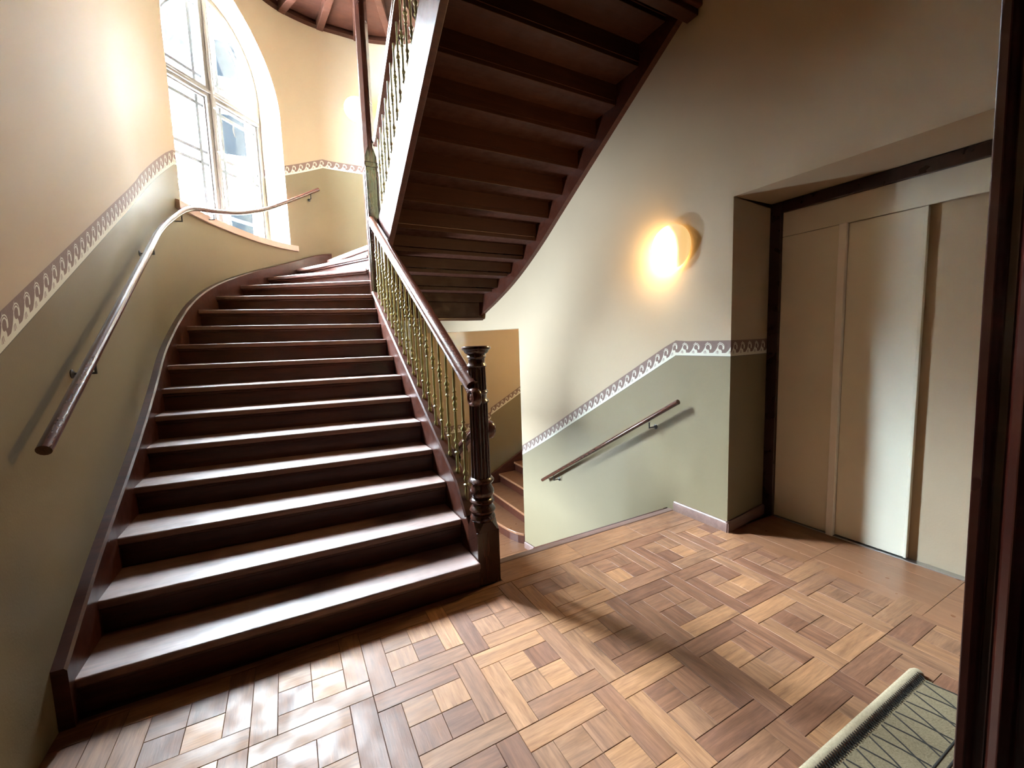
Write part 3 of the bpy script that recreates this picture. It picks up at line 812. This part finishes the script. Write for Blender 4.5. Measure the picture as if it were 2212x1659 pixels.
railing('stair_railing', 'lower balusters and handrail going down behind the newel post', UX0 + 0.028, [0.80 + 0.142 * k for k in range(16)], lambda y: nz_l(y) + 0.12,
        [(UX0 + .028, 0.62, 0.958), (UX0 + .028, 0.70, 0.955), (UX0 + .028, 3.0, 0.955 - 2.3 * LR / LG)], (UX0 + .03, 0.7, -0.1))
# lower floor of planks
lo = box('floor_lower', -1.6, 4.4, 0.4, 5.35, -1.62, -1.463, M['joint']); tag(lo, 'plank floor of the lower hall', kind='structure')
for q in range(9):
    for r in range(2):
        ya = 2.62 + q * 0.30; xa = 0.42 + r * 0.95 + (0.3 if q % 2 else 0)
        if ya > 5.0: continue
        o = box('floor_plank', xa, xa + 0.948, ya, ya + 0.298, -1.463, -1.45, M['plank'], lo, 0.001, 1)
sb = [(wall_at(s)[0] + wall_at(s)[1] * 0.0, wall_at(s)[1]) for s in (11.78, 11.85, 11.95, 12.05)]
bs = sweep('baseboard_right', [(p.x + n.x * .012, p.y + n.y * .012, -1.45 + 0.045) for p, n in sb], [(-0.014, -0.045), (0.014, -0.045), (0.014, 0.03), (0.004, 0.045), (-0.014, 0.045)], M['skirt']); tag(bs, kind='structure')

wc_ = box('wall_lower', -1.62, 2.22, 0.36, 0.40, -1.62, -0.1, M['cream']); tag(wc_, kind='structure')
# side stairs behind the opening
st = empty('side_staircase', (2.2, 4.2, -1.45)); tag(st, 'short brown staircase rising right behind the wall opening', 'staircase')
SR, SG = 0.17, 0.325
ysw = 3.55
pol = [(2.03, 5.14), (2.02, 3.85), (2.05, 3.62), (2.10, 3.45), (2.17, 3.34), (2.30, 3.30), (2.42, 3.30), (2.42, 5.14)]
rel(prism('tread', pol, -1.45 + SR - 0.04, -1.45 + SR, M['plank'], st, 0.008, 2), st)
pol2 = [(x + 0.03 if x < 2.25 else x, y) for x, y in pol]
rel(prism('riser', pol2, -1.45, -1.45 + SR - 0.04, M['stair_wood'], st), st)
for k in range(1, 6):
    xa = 2.005 + SG * k; z = -1.45 + SR * (k + 1)
    rel(box('tread', xa, xa + SG + 0.03, 3.30, 5.14, z - 0.04, z, M['plank'], st, 0.008), st)
    rel(box('riser', xa + 0.025, xa + 0.045, 3.30, 5.14, z - SR, z - 0.04, M['stair_wood'], st), st)
rel(slab_yz('string_end', [(3.27, -1.45), (3.31, -1.45), (3.31, -1.16), (3.27, -1.10)], 2.165, 2.26, M['skirt'], st, 0.005), st)
v = [(2.42, 5.10, -1.30), (4.3, 5.10, -0.32), (4.3, 5.10, 0.02), (2.42, 5.10, -0.98)]
v2 = [(x, 5.145, z) for x, y, z in v]
rel(recalc(meshobj('wall_string', v + v2, [(0, 1, 2, 3), (4, 7, 6, 5), (0, 4, 5, 1), (1, 5, 6, 2), (2, 6, 7, 3), (3, 7, 4, 0)], M['stair_wood'], st)), st)
# hall behind the opening
w = WallMesh()
def hall(x0, x1, y, z0=-1.45, z1=2.4):
    def zbh(x): return -0.07 + max(0, x - 2.25) * 0.555
    xs = sorted({x0, x1} | {q for q in (2.25,) if x0 < q < x1})
    rows, q = [], []
    for x in xs:
        rows.append([(x, y, z0), (x, y, z1)]); q.append([(x * 1.14, (z0 - zbh(x)) * .88), (x * 1.14, (z1 - zbh(x)) * .88)])
    w.grid(rows, q)
hall(1.05, 2.56, 5.15); hall(2.56, 4.4, 5.30)
w.grid([[(2.56, 5.15, -1.45), (2.56, 5.15, 2.4)], [(2.56, 5.30, -1.45), (2.56, 5.30, 2.4)]], [[(0, -1.55), (0, 2.2)], [(.15, -1.55), (.15, 2.2)]])
w.grid([[(2.2, 3.275, -1.45), (2.2, 3.275, 2.4)], [(4.4, 3.28, -1.45), (4.4, 3.28, 2.4)]], [[(0, 1), (0, 2)], [(1, 1), (1, 2)]])
w.grid([[(4.4, 3.28, -1.45), (4.4, 3.28, 2.4)], [(4.4, 5.3, -1.45), (4.4, 5.3, 2.4)]], [[(0, 1), (0, 2)], [(1, 1), (1, 2)]])
poly = [wall_at(11.80 - 0.1 * k)[0] for k in range(22)]
b0 = len(w.v)
for q in [(p.x, p.y) for p in poly] + [(1.0, 5.4), (4.45, 5.4), (4.45, 3.2), (2.15, 3.2)]:
    w.v.append((*q, 2.4)); w.uv.append((0, 1))
w.f.append(tuple(range(b0, len(w.v))))
w.grid([[(1.05, 4.8, -1.45), (1.05, 4.8, 2.4)], [(1.05, 5.3, -1.45), (1.05, 5.3, 2.4)]], [[(0, 1), (0, 2)], [(1, 1), (1, 2)]])
wh = meshobj('wall_hall', w.v, w.f, M['wall'], None, False, w.uv); tag(wh, kind='structure')

# ------------------------------------------------------------------ lift door in its niche
dr = empty('door_1', (2.79, -0.4, 0)); tag(dr, 'ivory sliding lift door in a dark brown frame', kind='structure')
EX = 2.785
def dbox(name, x0, x1, y0, y1, z0, z1, m, bev=0.003, par=None):
    o = box(name, x0, x1, y0, y1, z0, z1, m, par or dr, bev)
    return rel(o, dr)
dbox('frame_jamb', EX - 0.03, EX + .02, 0.262, 0.172, 0, 2.505, M['frame_dark'], 0.006)
dbox('frame_head', EX - 0.03, EX + .02, 0.172, -1.33, 2.42, 2.505, M['frame_dark'], 0.006)
dbox('frame_jamb', EX - 0.03, EX + .02, -1.245, -1.33, 0, 2.42, M['frame_dark'], 0.006)
dbox('header_panel', EX - 0.006, EX + .012, 0.172, -1.245, 2.240, 2.42, M['elev'], 0.002)
dbox('fixed_panel', EX - 0.006, EX + .012, 0.172, -0.215, 0.01, 2.237, M['elev'], 0.002)
dbox('guide_post', EX - 0.026, EX + .012, -0.215, -0.260, 0.0, 2.239, M['white_paint'], 0.003)
dbox('sliding_panel', EX + 0.004, EX + .030, -0.262, -0.655, 0.012, 2.236, M['elev'], 0.003)
dbox('panel_edge', EX - 0.004, EX + .030, -0.655, -0.672, 0.012, 2.236, M['elev'], 0.003)
dbox('sliding_panel', EX + 0.075, EX + .100, -0.668, -1.26, 0.012, 2.236, M['elev'], 0.003)
dbox('sill', EX - 0.02, EX + .11, 0.165, -1.245, -0.01, 0.006, M['steel'], 0.002)
dbox('shaft_back', EX + .11, EX + .13, 0.2, -1.3, 0, 2.45, M['elev'], 0.0)

# skirting of the lift niche and right wall
sk = empty('baseboard_niche', (2.2, 0.2, 0)); tag(sk, kind='structure')
rel(sweep('board', [(2.188, 0.68, 0.04), (2.188, 0.178, 0.04)], [(-0.012, -0.04), (0.012, -0.04), (0.012, 0.03), (0.003, 0.04), (-0.012, 0.04)], M['skirt'], sk), sk)
rel(sweep('board', [(2.18, 0.178, 0.04), (2.75, 0.246, 0.04)], [(-0.012, -0.04), (0.012, -0.04), (0.012, 0.03), (0.003, 0.04), (-0.012, 0.04)], M['skirt'], sk), sk)

# ------------------------------------------------------------------ wall handrails
def bracket(par, wallpt, railpt):
    wp, rp = Vector(wallpt), Vector(railpt)
    d = (rp - wp); d.z = 0; d.normalize()
    low = Vector((rp.x, rp.y, rp.z - 0.065))
    a = Vector((wp.x, wp.y, low.z))
    o = sweep('bracket', [tuple(a + d * 0.004), tuple(low - d * 0.012), tuple(low), tuple(low + Vector((0, 0, 0.012))), tuple(rp - Vector((0, 0, 0.018)))][:3], circle(0.006, 8), M['iron'], par)
    rel(o, par)
    u = lathe('bracket_stem', [(0.006, -0.005), (0.006, 0.045), (0.012, 0.05)], M['iron'], o, 8); u.location = low
    r = lathe('wall_rose', [(0.022, 0.0), (0.022, 0.004), (0.012, 0.010), (0.0, 0.011)], M['iron'], o, 14)
    r.rotation_euler = d.to_track_quat('Z', 'Y').to_euler(); r.location = a
lh = empty('wall_handrail', (-1.51, 0.46, 1.1)); tag(lh, 'long round wooden handrail curving along the left wall past the window', 'handrail')
RAILZ = [(3.0, 1.135), (5.35, 2.525), (5.95, 2.85), (6.16, 2.925), (6.49, 2.99), (6.97, 3.105), (7.49, 3.295), (7.957, 3.54), (8.42, 3.80)]
def railz(s):
    for (s0, z0), (s1, z1) in zip(RAILZ, RAILZ[1:]):
        if s <= s1: return z0 + (z1 - z0) * (s - s0) / (s1 - s0)
    return RAILZ[-1][1]
path = []
s = 3.03
while s < 8.43:
    p, n = wall_at(s)
    zz = sum(railz(max(3.0, min(8.42, s + d))) for d in (-.12, -.06, 0, .06, .12)) / 5 if 3.2 < s < 8.2 else railz(s)
    path.append((p.x + n.x * 0.088, p.y + n.y * 0.088, zz)); s += 0.08
rel(sweep('rail', path, circle(0.024, 14), M['rail_wood'], lh, True, True, 1.2), lh)
for s in (3.62, 5.05, 5.86, 6.50, 8.27):
    p, n = wall_at(s)
    bracket(lh, (p.x, p.y, 0), (p.x + n.x * .088, p.y + n.y * .088, railz(s) - 0.02))
rh = empty('wall_handrail', (2.12, 0.6, 0.9)); tag(rh, 'short straight wooden handrail sloping down the right wall below the lamp', 'handrail')
rel(sweep('rail', [(2.12, 0.588, 0.968), (2.12, 0.60, 0.962), (2.12, 1.6, 0.370), (2.12, 2.715, -0.290)], circle(0.021, 14), M['rail_wood'], rh, True, True, 1.2), rh)
for y in (0.90, 2.45):
    bracket(rh, (2.2, y, 0), (2.12, y, 0.962 - (y - 0.60) * 0.592 - 0.02))

# ------------------------------------------------------------------ lamps
def lamp(loc, normal, label, shade='opal', turn=0.0):
    n = Vector(normal).normalized()
    side = Vector((0, 0, 1)).cross(n).normalized()
    o = empty('wall_lamp', loc); tag(o, label, 'lamp')
    o.rotation_euler = Matrix((side, Vector((0, 0, 1)), n)).transposed().to_euler()
    lathe('mounting_plate', [(0.10, 0.0), (0.105, 0.004), (0.105, 0.020), (0.09, 0.024)], M['white_paint'], o, 32)
    prof = [(0.155, 0.018), (0.176, 0.022), (0.182, 0.034)] + [(0.182 * math.cos(a), 0.038 + 0.115 * math.sin(a)) for a in [k * math.pi / 28 for k in range(0, 14)]] + [(0.0, 0.153)]
    sh = lathe('opal_shade', prof, M[shade], o, 48); sh.rotation_euler = (0, 0, turn)
    return o
lamp((2.198, 0.70, 2.225), (-1, 0, 0), 'round opal wall lamp glowing between the dark flight and the lift')
pL, nL = wall_at(9.03)
lamp((pL.x + nL.x * .003, pL.y + nL.y * .003, 5.04), (nL.x, nL.y, 0), 'round opal wall lamp half hidden by the tall post', 'opal_stair', math.pi)
lamp((3.3, 3.283, 1.55), (0, 1, 0), 'round opal wall lamp lighting the lower hall behind the opening', 'opal_hall')

# ------------------------------------------------------------------ the arched window
wn = empty('window_1', (WC.x - WU.x * .75, WC.y - WU.y * .75, SILL_Z)); tag(wn, 'tall arched window of four casements with narrow border panes', kind='structure')
WM = Matrix(((WU.x, 0, WN.x, WC.x - WU.x * FHW), (WU.y, 0, WN.y, WC.y - WU.y * FHW), (0, 1, 0, 0), (0, 0, 0, 1)))   # (along, up, out)
def wobj(name, polys, d0, d1, mat, par=None, bev=0.0):
    v, f = [], []
    for pts in polys:
        n = len(pts); b = len(v)
        v += [tuple(WM @ Vector((a, z, d0))) for a, z in pts] + [tuple(WM @ Vector((a, z, d1))) for a, z in pts]
        f += [tuple(b + k for k in range(n)), tuple(b + n + k for k in range(n))[::-1]] + [(b + k, b + n + k, b + n + (k + 1) % n, b + (k + 1) % n) for k in range(n)]
    o = recalc(meshobj(name, v, f, mat, par or wn))
    if bev: bevel(o, bev, 2)
    return rel(o, wn)
def arch(hw_, h, z0, n=40, a0=0.0, a1=math.pi): return [(hw_ * math.cos(a0 + (a1 - a0) * k / n), z0 + h * math.sin(a0 + (a1 - a0) * k / n)) for k in range(n + 1)]
def band(outer, inner):
    """ring strip between two matching polylines as quads"""
    return [[outer[i], outer[i + 1], inner[i + 1], inner[i]] for i in range(len(outer) - 1)]
def bandobj(name, outer, inner, d0, d1, mat, par=None):
    n = len(outer)
    v = []
    for o_, i_ in zip(outer, inner):
        for (a, z), d in ((o_, d0), (i_, d0), (i_, d1), (o_, d1)): v.append(tuple(WM @ Vector((a, z, d))))
    f = []
    for k in range(n - 1):
        for q in range(4): f.append((k * 4 + q, k * 4 + (q + 1) % 4, k * 4 + 4 + (q + 1) % 4, k * 4 + 4 + q))
    f += [(0, 1, 2, 3), tuple((n - 1) * 4 + q for q in (3, 2, 1, 0))]
    return rel(recalc(meshobj(name, v, f, mat, par or wn)), wn)
ZB0 = 2.95
def outline(t): return [(FHW - t, ZB0 + t)] + arch(FHW - t, FH - t, FZ0) + [(-FHW + t, ZB0 + t), (FHW - t, ZB0 + t)]
bandobj('frame', outline(-0.03), outline(0.055), -0.015, 0.075, M['window_wood'])
def wrect(name, a0, a1, z0, z1, d0, d1, mat, par=None, bev=0.003): return wobj(name, [[(a0, z0), (a1, z0), (a1, z1), (a0, z1)]], d0, d1, mat, par, bev)
wrect('mullion', -0.062, 0.062, ZB0 + .02, FZ0 + FH - 0.03, -0.035, 0.06, M['window_wood'], None, 0.01)
wrect('mullion_bead', -0.018, 0.018, ZB0 + .02, FZ0 + FH - 0.06, -0.055, -0.03, M['window_wood'], None, 0.008)
TZ = 4.61
wrect('transom', -FHW + 0.03, FHW - 0.03, TZ - 0.062, TZ + 0.062, -0.030, 0.062, M['window_wood'], None, 0.01)
wrect('transom_bead', -FHW + 0.05, FHW - 0.05, TZ - 0.02, TZ + 0.02, -0.050, -0.028, M['window_wood'], None, 0.008)
BW = 0.019
def hz(a): return FZ0 + FH * math.sqrt(max(0, 1 - (a / FHW) ** 2))
for sg in (-1, 1):
    xs = (sg * 0.155, sg * 0.585)                           # upright bars of the lower and upper lights
    for xb in xs:
        wrect('glazing_bar', xb - BW, xb + BW, ZB0 + 0.05, TZ - 0.05, 0.02, 0.045, M['bar_paint'], None, 0.002)
    wrect('glazing_bar', sg * 0.155 - BW, sg * 0.155 + BW, TZ + 0.05, hz(sg * 0.155) - 0.05, 0.02, 0.045, M['bar_paint'], None, 0.002)
    for z in (TZ - 0.17, 3.90, 3.76, 3.20):                 # cross bars
        a0, a1 = sorted((sg * 0.045, sg * (FHW - 0.05)))
        wrect('glazing_bar', a0, a1, z - BW, z + BW, 0.022, 0.043, M['bar_paint'], None, 0.002)
    a0, a1 = sorted((sg * 0.045, sg * (FHW - 0.05)))
    wrect('glazing_bar', a0, a1, TZ + 0.17 - BW, TZ + 0.17 + BW, 0.022, 0.043, M['bar_paint'], None, 0.002)
    lim = math.acos(0.05 / 0.585)
    arcs = [(0.0 + lim * k / 24) for k in range(25)]
    po_ = [(sg * 0.594 * math.cos(t), FZ0 - 0.02 + 0.760 * math.sin(t)) for t in arcs]
    pi_ = [(sg * 0.577 * math.cos(t), FZ0 - 0.02 + 0.742 * math.sin(t)) for t in arcs]
    bandobj('glazing_bar', [(sg * 0.594, TZ + 0.05)] + po_, [(sg * 0.577, TZ + 0.05)] + pi_, 0.022, 0.043, M['bar_paint'])
    # casement rails and stiles
    a0, a1 = sorted((sg * 0.048, sg * (FHW - 0.05)))
    for z0, z1 in ((ZB0 + 0.03, TZ - 0.05),):
        for q in ((a0, a0 + 0.028, z0, z1), (a1 - 0.028, a1, z0, z1), (a0, a1, z1 - 0.028, z1), (a0, a1, z0, z0 + 0.04)):
            wrect('casement_rail', *q, 0.0, 0.05, M['window_wood'], None, 0.004)
    wrect('casement_rail', a0, a1, TZ + 0.05, TZ + 0.08, 0.0, 0.05, M['window_wood'], None, 0.004)
    # panes
    wrect('pane', a0, a1, ZB0 + 0.04, TZ - 0.04, 0.030, 0.034, M['glass'], None, 0)
    pts = [(sg * 0.045, TZ + 0.05), (sg * (FHW - 0.04), TZ + 0.05)] + [(sg * (FHW - 0.04) * math.cos(t), FZ0 + (FH - .04) * math.sin(t)) for t in [lim * k / 24 for k in range(25)]]
    wobj('pane', [pts], 0.030, 0.034, M['glass'])
# casement handles on the mullion
for z in (4.44, 3.93):
    wrect('handle', -0.010, 0.045, z - 0.008, z + 0.008, -0.075, -0.055, M['white_paint'], None, 0.004)
# the plain lower window
w2 = empty('window_2', (-1.0, 4.6, W2Z0)); tag(w2, 'plain window of the lower hall under the stairs', kind='structure')
A2, B2 = wall_at(W2S0)[0], wall_at(W2S1)[0]
D2 = (B2 - A2); L2 = D2.length; D2.normalize(); N2 = Vector((-D2.y, D2.x))
def w2box(name, a0, a1, z0, z1, d0, d1, mat):
    pts = [A2 + D2 * a0 + N2 * d0, A2 + D2 * a1 + N2 * d0, A2 + D2 * a1 + N2 * d1, A2 + D2 * a0 + N2 * d1]
    rel(prism(name, [tuple(q) for q in pts], z0, z1, mat, w2), w2)
for a0, a1 in ((0, 0.06), (L2 / 2 - .03, L2 / 2 + .03), (L2 - 0.06, L2)): w2box('frame', a0, a1, W2Z0, W2Z1, 0.05, 0.14, M['window_wood'])
for z in (W2Z0, W2Z1 - 0.06): w2box('frame', 0, L2, z, z + 0.06, 0.05, 0.14, M['window_wood'])
for a0, a1 in ((0.05, L2 / 2), (L2 / 2, L2 - .05)): w2box('pane', a0, a1, W2Z0 + .05, W2Z1 - .05, 0.09, 0.094, M['glass'])
for a0 in (-0.02, L2): w2box('reveal', a0, a0 + 0.02, W2Z0, W2Z1, -0.12, 0.16, M['cream'])
for z in (W2Z0 - .02, W2Z1): w2box('reveal', -0.02, L2 + 0.02, z, z + 0.02, -0.12, 0.16, M['cream'])
pd2 = bpy.data.lights.new('lower_window_sky_portal', 'AREA'); pd2.shape = 'RECTANGLE'; pd2.size = L2; pd2.size_y = W2Z1 - W2Z0; pd2.cycles.is_portal = True
po2 = link(bpy.data.objects.new('lower_window_sky_portal', pd2))
c_ = A2 + D2 * L2 / 2 + N2 * 0.17
po2.matrix_world = Matrix(((D2.x, 0, N2.x, c_.x), (D2.y, 0, N2.y, c_.y), (0, -1, 0, (W2Z0 + W2Z1) / 2), (0, 0, 0, 1)))
# curved sill board
v, f = [], []
scols = [sL - 0.10 + (sR - sL + 0.20) * k / 40 for k in range(41)]
for s in scols:
    p, n = wall_at(s)
    cl = min(1, max(-1, (s - WIN_S) / WIN_HW))
    Bp = frame_pt(cl * FHW, 0)
    inside = sL <= s <= sR
    bk = (Bp.x, Bp.y) if inside else (p.x - n.x * .01, p.y - n.y * .01)
    fr = (p.x + n.x * 0.035, p.y + n.y * 0.035)
    for (x, y), z in ((bk, SILL_Z - 0.065 if not inside else SILL_Z), (fr, SILL_Z - 0.065), (fr, SILL_Z + 0.008), (bk, SILL_Z + 0.02)): v.append((x, y, z))
for i in range(len(scols) - 1):
    for k in range(4): f.append((i * 4 + k, i * 4 + (k + 1) % 4, i * 4 + 4 + (k + 1) % 4, i * 4 + 4 + k))
f += [(0, 1, 2, 3), tuple((len(scols) - 1) * 4 + k for k in (3, 2, 1, 0))]
rel(recalc(meshobj('sill', v, f, M['sill_paint'], wn)), wn)

# ------------------------------------------------------------------ doormat
dm = empty('doormat', (1.1, -1.3, 0)); tag(dm, 'coarse woven beige doormat with dark stitching by the doorway', 'doormat')
rel(box('mat_body', 0.35, 1.62, -1.56, -1.115, 0.001, 0.014, M['mat'], dm, 0.004), dm)
rel(sweep('mat_edge', [(0.35, -1.098, 0.016), (0.9, -1.098, 0.016), (1.62, -1.098, 0.016), (1.64, -1.105, 0.013)], circle(0.022, 10, 0.015), M['mat_lite'], dm), dm)
stv, stf = [], []
for k in range(95):                                         # dark binding stitches over the edge
    xa = 0.36 + k * 0.0133
    b = len(stv)
    stv += [(xa, -1.108, 0.0295), (xa + 0.006, -1.106, 0.0295), (xa + 0.009, -1.130, 0.0185), (xa + 0.003, -1.134, 0.0185), (xa, -1.108, 0.026), (xa + 0.006, -1.106, 0.026), (xa + 0.009, -1.130, 0.014), (xa + 0.003, -1.134, 0.014)]
    stf += [tuple(q + b for q in ff) for ff in [(0, 1, 2, 3), (4, 7, 6, 5), (0, 4, 5, 1), (1, 5, 6, 2), (2, 6, 7, 3), (3, 7, 4, 0)]]
o = rel(recalc(meshobj('stitching', stv, stf, M['mat_dark'], dm)), dm); tag(o, kind='stuff')
def yarn(a, b):
    rel(sweep('yarn_line', [(a[0], a[1], 0.0145), ((a[0] + b[0]) / 2 + .004, (a[1] + b[1]) / 2, 0.0148), (b[0], b[1], 0.0145)], circle(0.0035, 6, 0.002), M['mat_dark'], dm), dm)
yarn((0.36, -1.30), (1.60, -1.30)); yarn((0.36, -1.325), (1.60, -1.325))
for k in range(13):
    x = 0.44 + k * 0.095
    yarn((x, -1.14), (x - 0.07, -1.295)); yarn((x + 0.02, -1.14), (x + 0.05, -1.295))
for k in range(20):
    x = 0.4 + k * 0.06
    yarn((x, -1.335), (x + 0.02, -1.50))

# ------------------------------------------------------------------ dark door frame beside the camera
jb = empty('trim_2', (0.2, -1.6, 0)); tag(jb, 'dark glossy moulded door frame close to the camera', kind='structure')
E0 = CAM + (FW + RT * ((2108 - 1106) / 909.37)) * 0.62
ex, ey = E0.x, E0.y
prof = [(0.0, 0.0), (0.0, -0.012), (0.010, -0.020), (0.010, -0.030), (0.002, -0.036), (-0.002, -0.046), (0.004, -0.056), (0.014, -0.060), (0.014, -0.11), (0.022, -0.118), (0.022, -0.36), (0.075, -0.36), (0.075, 0.0)]
poly = [(ex + a, ey + b) for a, b in prof]
o = prism('jamb', poly, 0.0, 3.0, M['door_wood'], jb)
for q in o.data.vertices:                                   # the old frame leans a little
    q.co.x -= RT.x * 0.0169 * (q.co.z - 1.5); q.co.y -= RT.y * 0.0169 * (q.co.z - 1.5)
rel(bevel(o, 0.0018, 2), jb)

# ------------------------------------------------------------------ outside the window
gr = box('ground', -26, 16, 6.5, 40, -1.8, -1.6, M['ground']); tag(gr, kind='structure')
nb = empty('neighbour_building', (-4, 17, -1.6)); tag(nb, 'pale house across the courtyard with dark windows, seen through the arched window', 'building')
FY = 17.0
rel(box('wall', -14, 5, FY, FY + 6, -1.6, 10.2, M['ext_wall'], nb), nb)
def ext_window(x, z, ww, hh):
    f_ = rel(box('window', x - ww / 2 - .1, x + ww / 2 + .1, FY - 0.10, FY - 0.02, z - .1, z + hh + .1, M['ext_wall'], nb), nb)
    p = box('pane', x - ww / 2, x + ww / 2, FY - 0.13, FY - 0.095, z, z + hh, M['ext_glass'], f_)
for k in range(-4, 3):
    for z in (1.9, 5.2, 8.5): ext_window(-1.75 + k * 2.25, z, 0.78, 1.35)
rel(box('dormer', -2.25, -1.3, 18.2, 20.5, 10.6, 13.3, M['ext_wall'], nb), nb)
rel(box('dormer_window', -2.12, -1.45, 18.17, 18.21, 11.35, 13.05, M['ext_glass'], nb), nb)
rel(prism('turret', [(-3.6 + 0.62 * math.cos(t * math.pi / 4), 22 + 0.62 * math.sin(t * math.pi / 4)) for t in range(8)], 9.0, 16.6, M['ext_slate'], nb), nb)
rel(slab_yz('roof', [(FY - 0.4, 10.2), (FY + 6.4, 10.2), (FY + 3, 13.6)], -14.3, 5.3, M['ext_roof'], nb), nb)
def tree(loc, h, r, n, label):
    t = empty('courtyard_tree', loc); tag(t, label, 'tree')
    lathe('trunk', [(0.16, 0.0), (0.11, h * 0.5), (0.05, h)], M['bark'], t, 10)
    v, f = [], []
    for k in range(n):
        a, b_, q = random.uniform(0, 2 * math.pi), random.uniform(-1, 1), random.random() ** 0.4
        c = Vector((math.cos(a) * math.sqrt(1 - b_ * b_) * r * q, math.sin(a) * math.sqrt(1 - b_ * b_) * r * q, h + b_ * r * 1.2 * q))
        d1 = Vector((random.gauss(0, 1), random.gauss(0, 1), random.gauss(0, 1))).normalized() * random.uniform(.06, .13)
        d2 = d1.cross(Vector((random.gauss(0, 1), random.gauss(0, 1), random.gauss(0, 1)))).normalized() * random.uniform(.03, .06)
        b = len(v); v += [tuple(c - d1), tuple(c + d2), tuple(c + d1), tuple(c - d2)]; f.append((b, b + 1, b + 2, b + 3))
    o = meshobj('crown', v, f, M['leaf'], t); tag(o, kind='stuff')
tree((-3.4, 12.0, -1.6), 6.6, 1.5, 1400, 'leafy courtyard tree behind the left casement')
tree((0.9, 13.2, -1.6), 6.0, 1.1, 900, 'smaller courtyard tree behind the right casement')
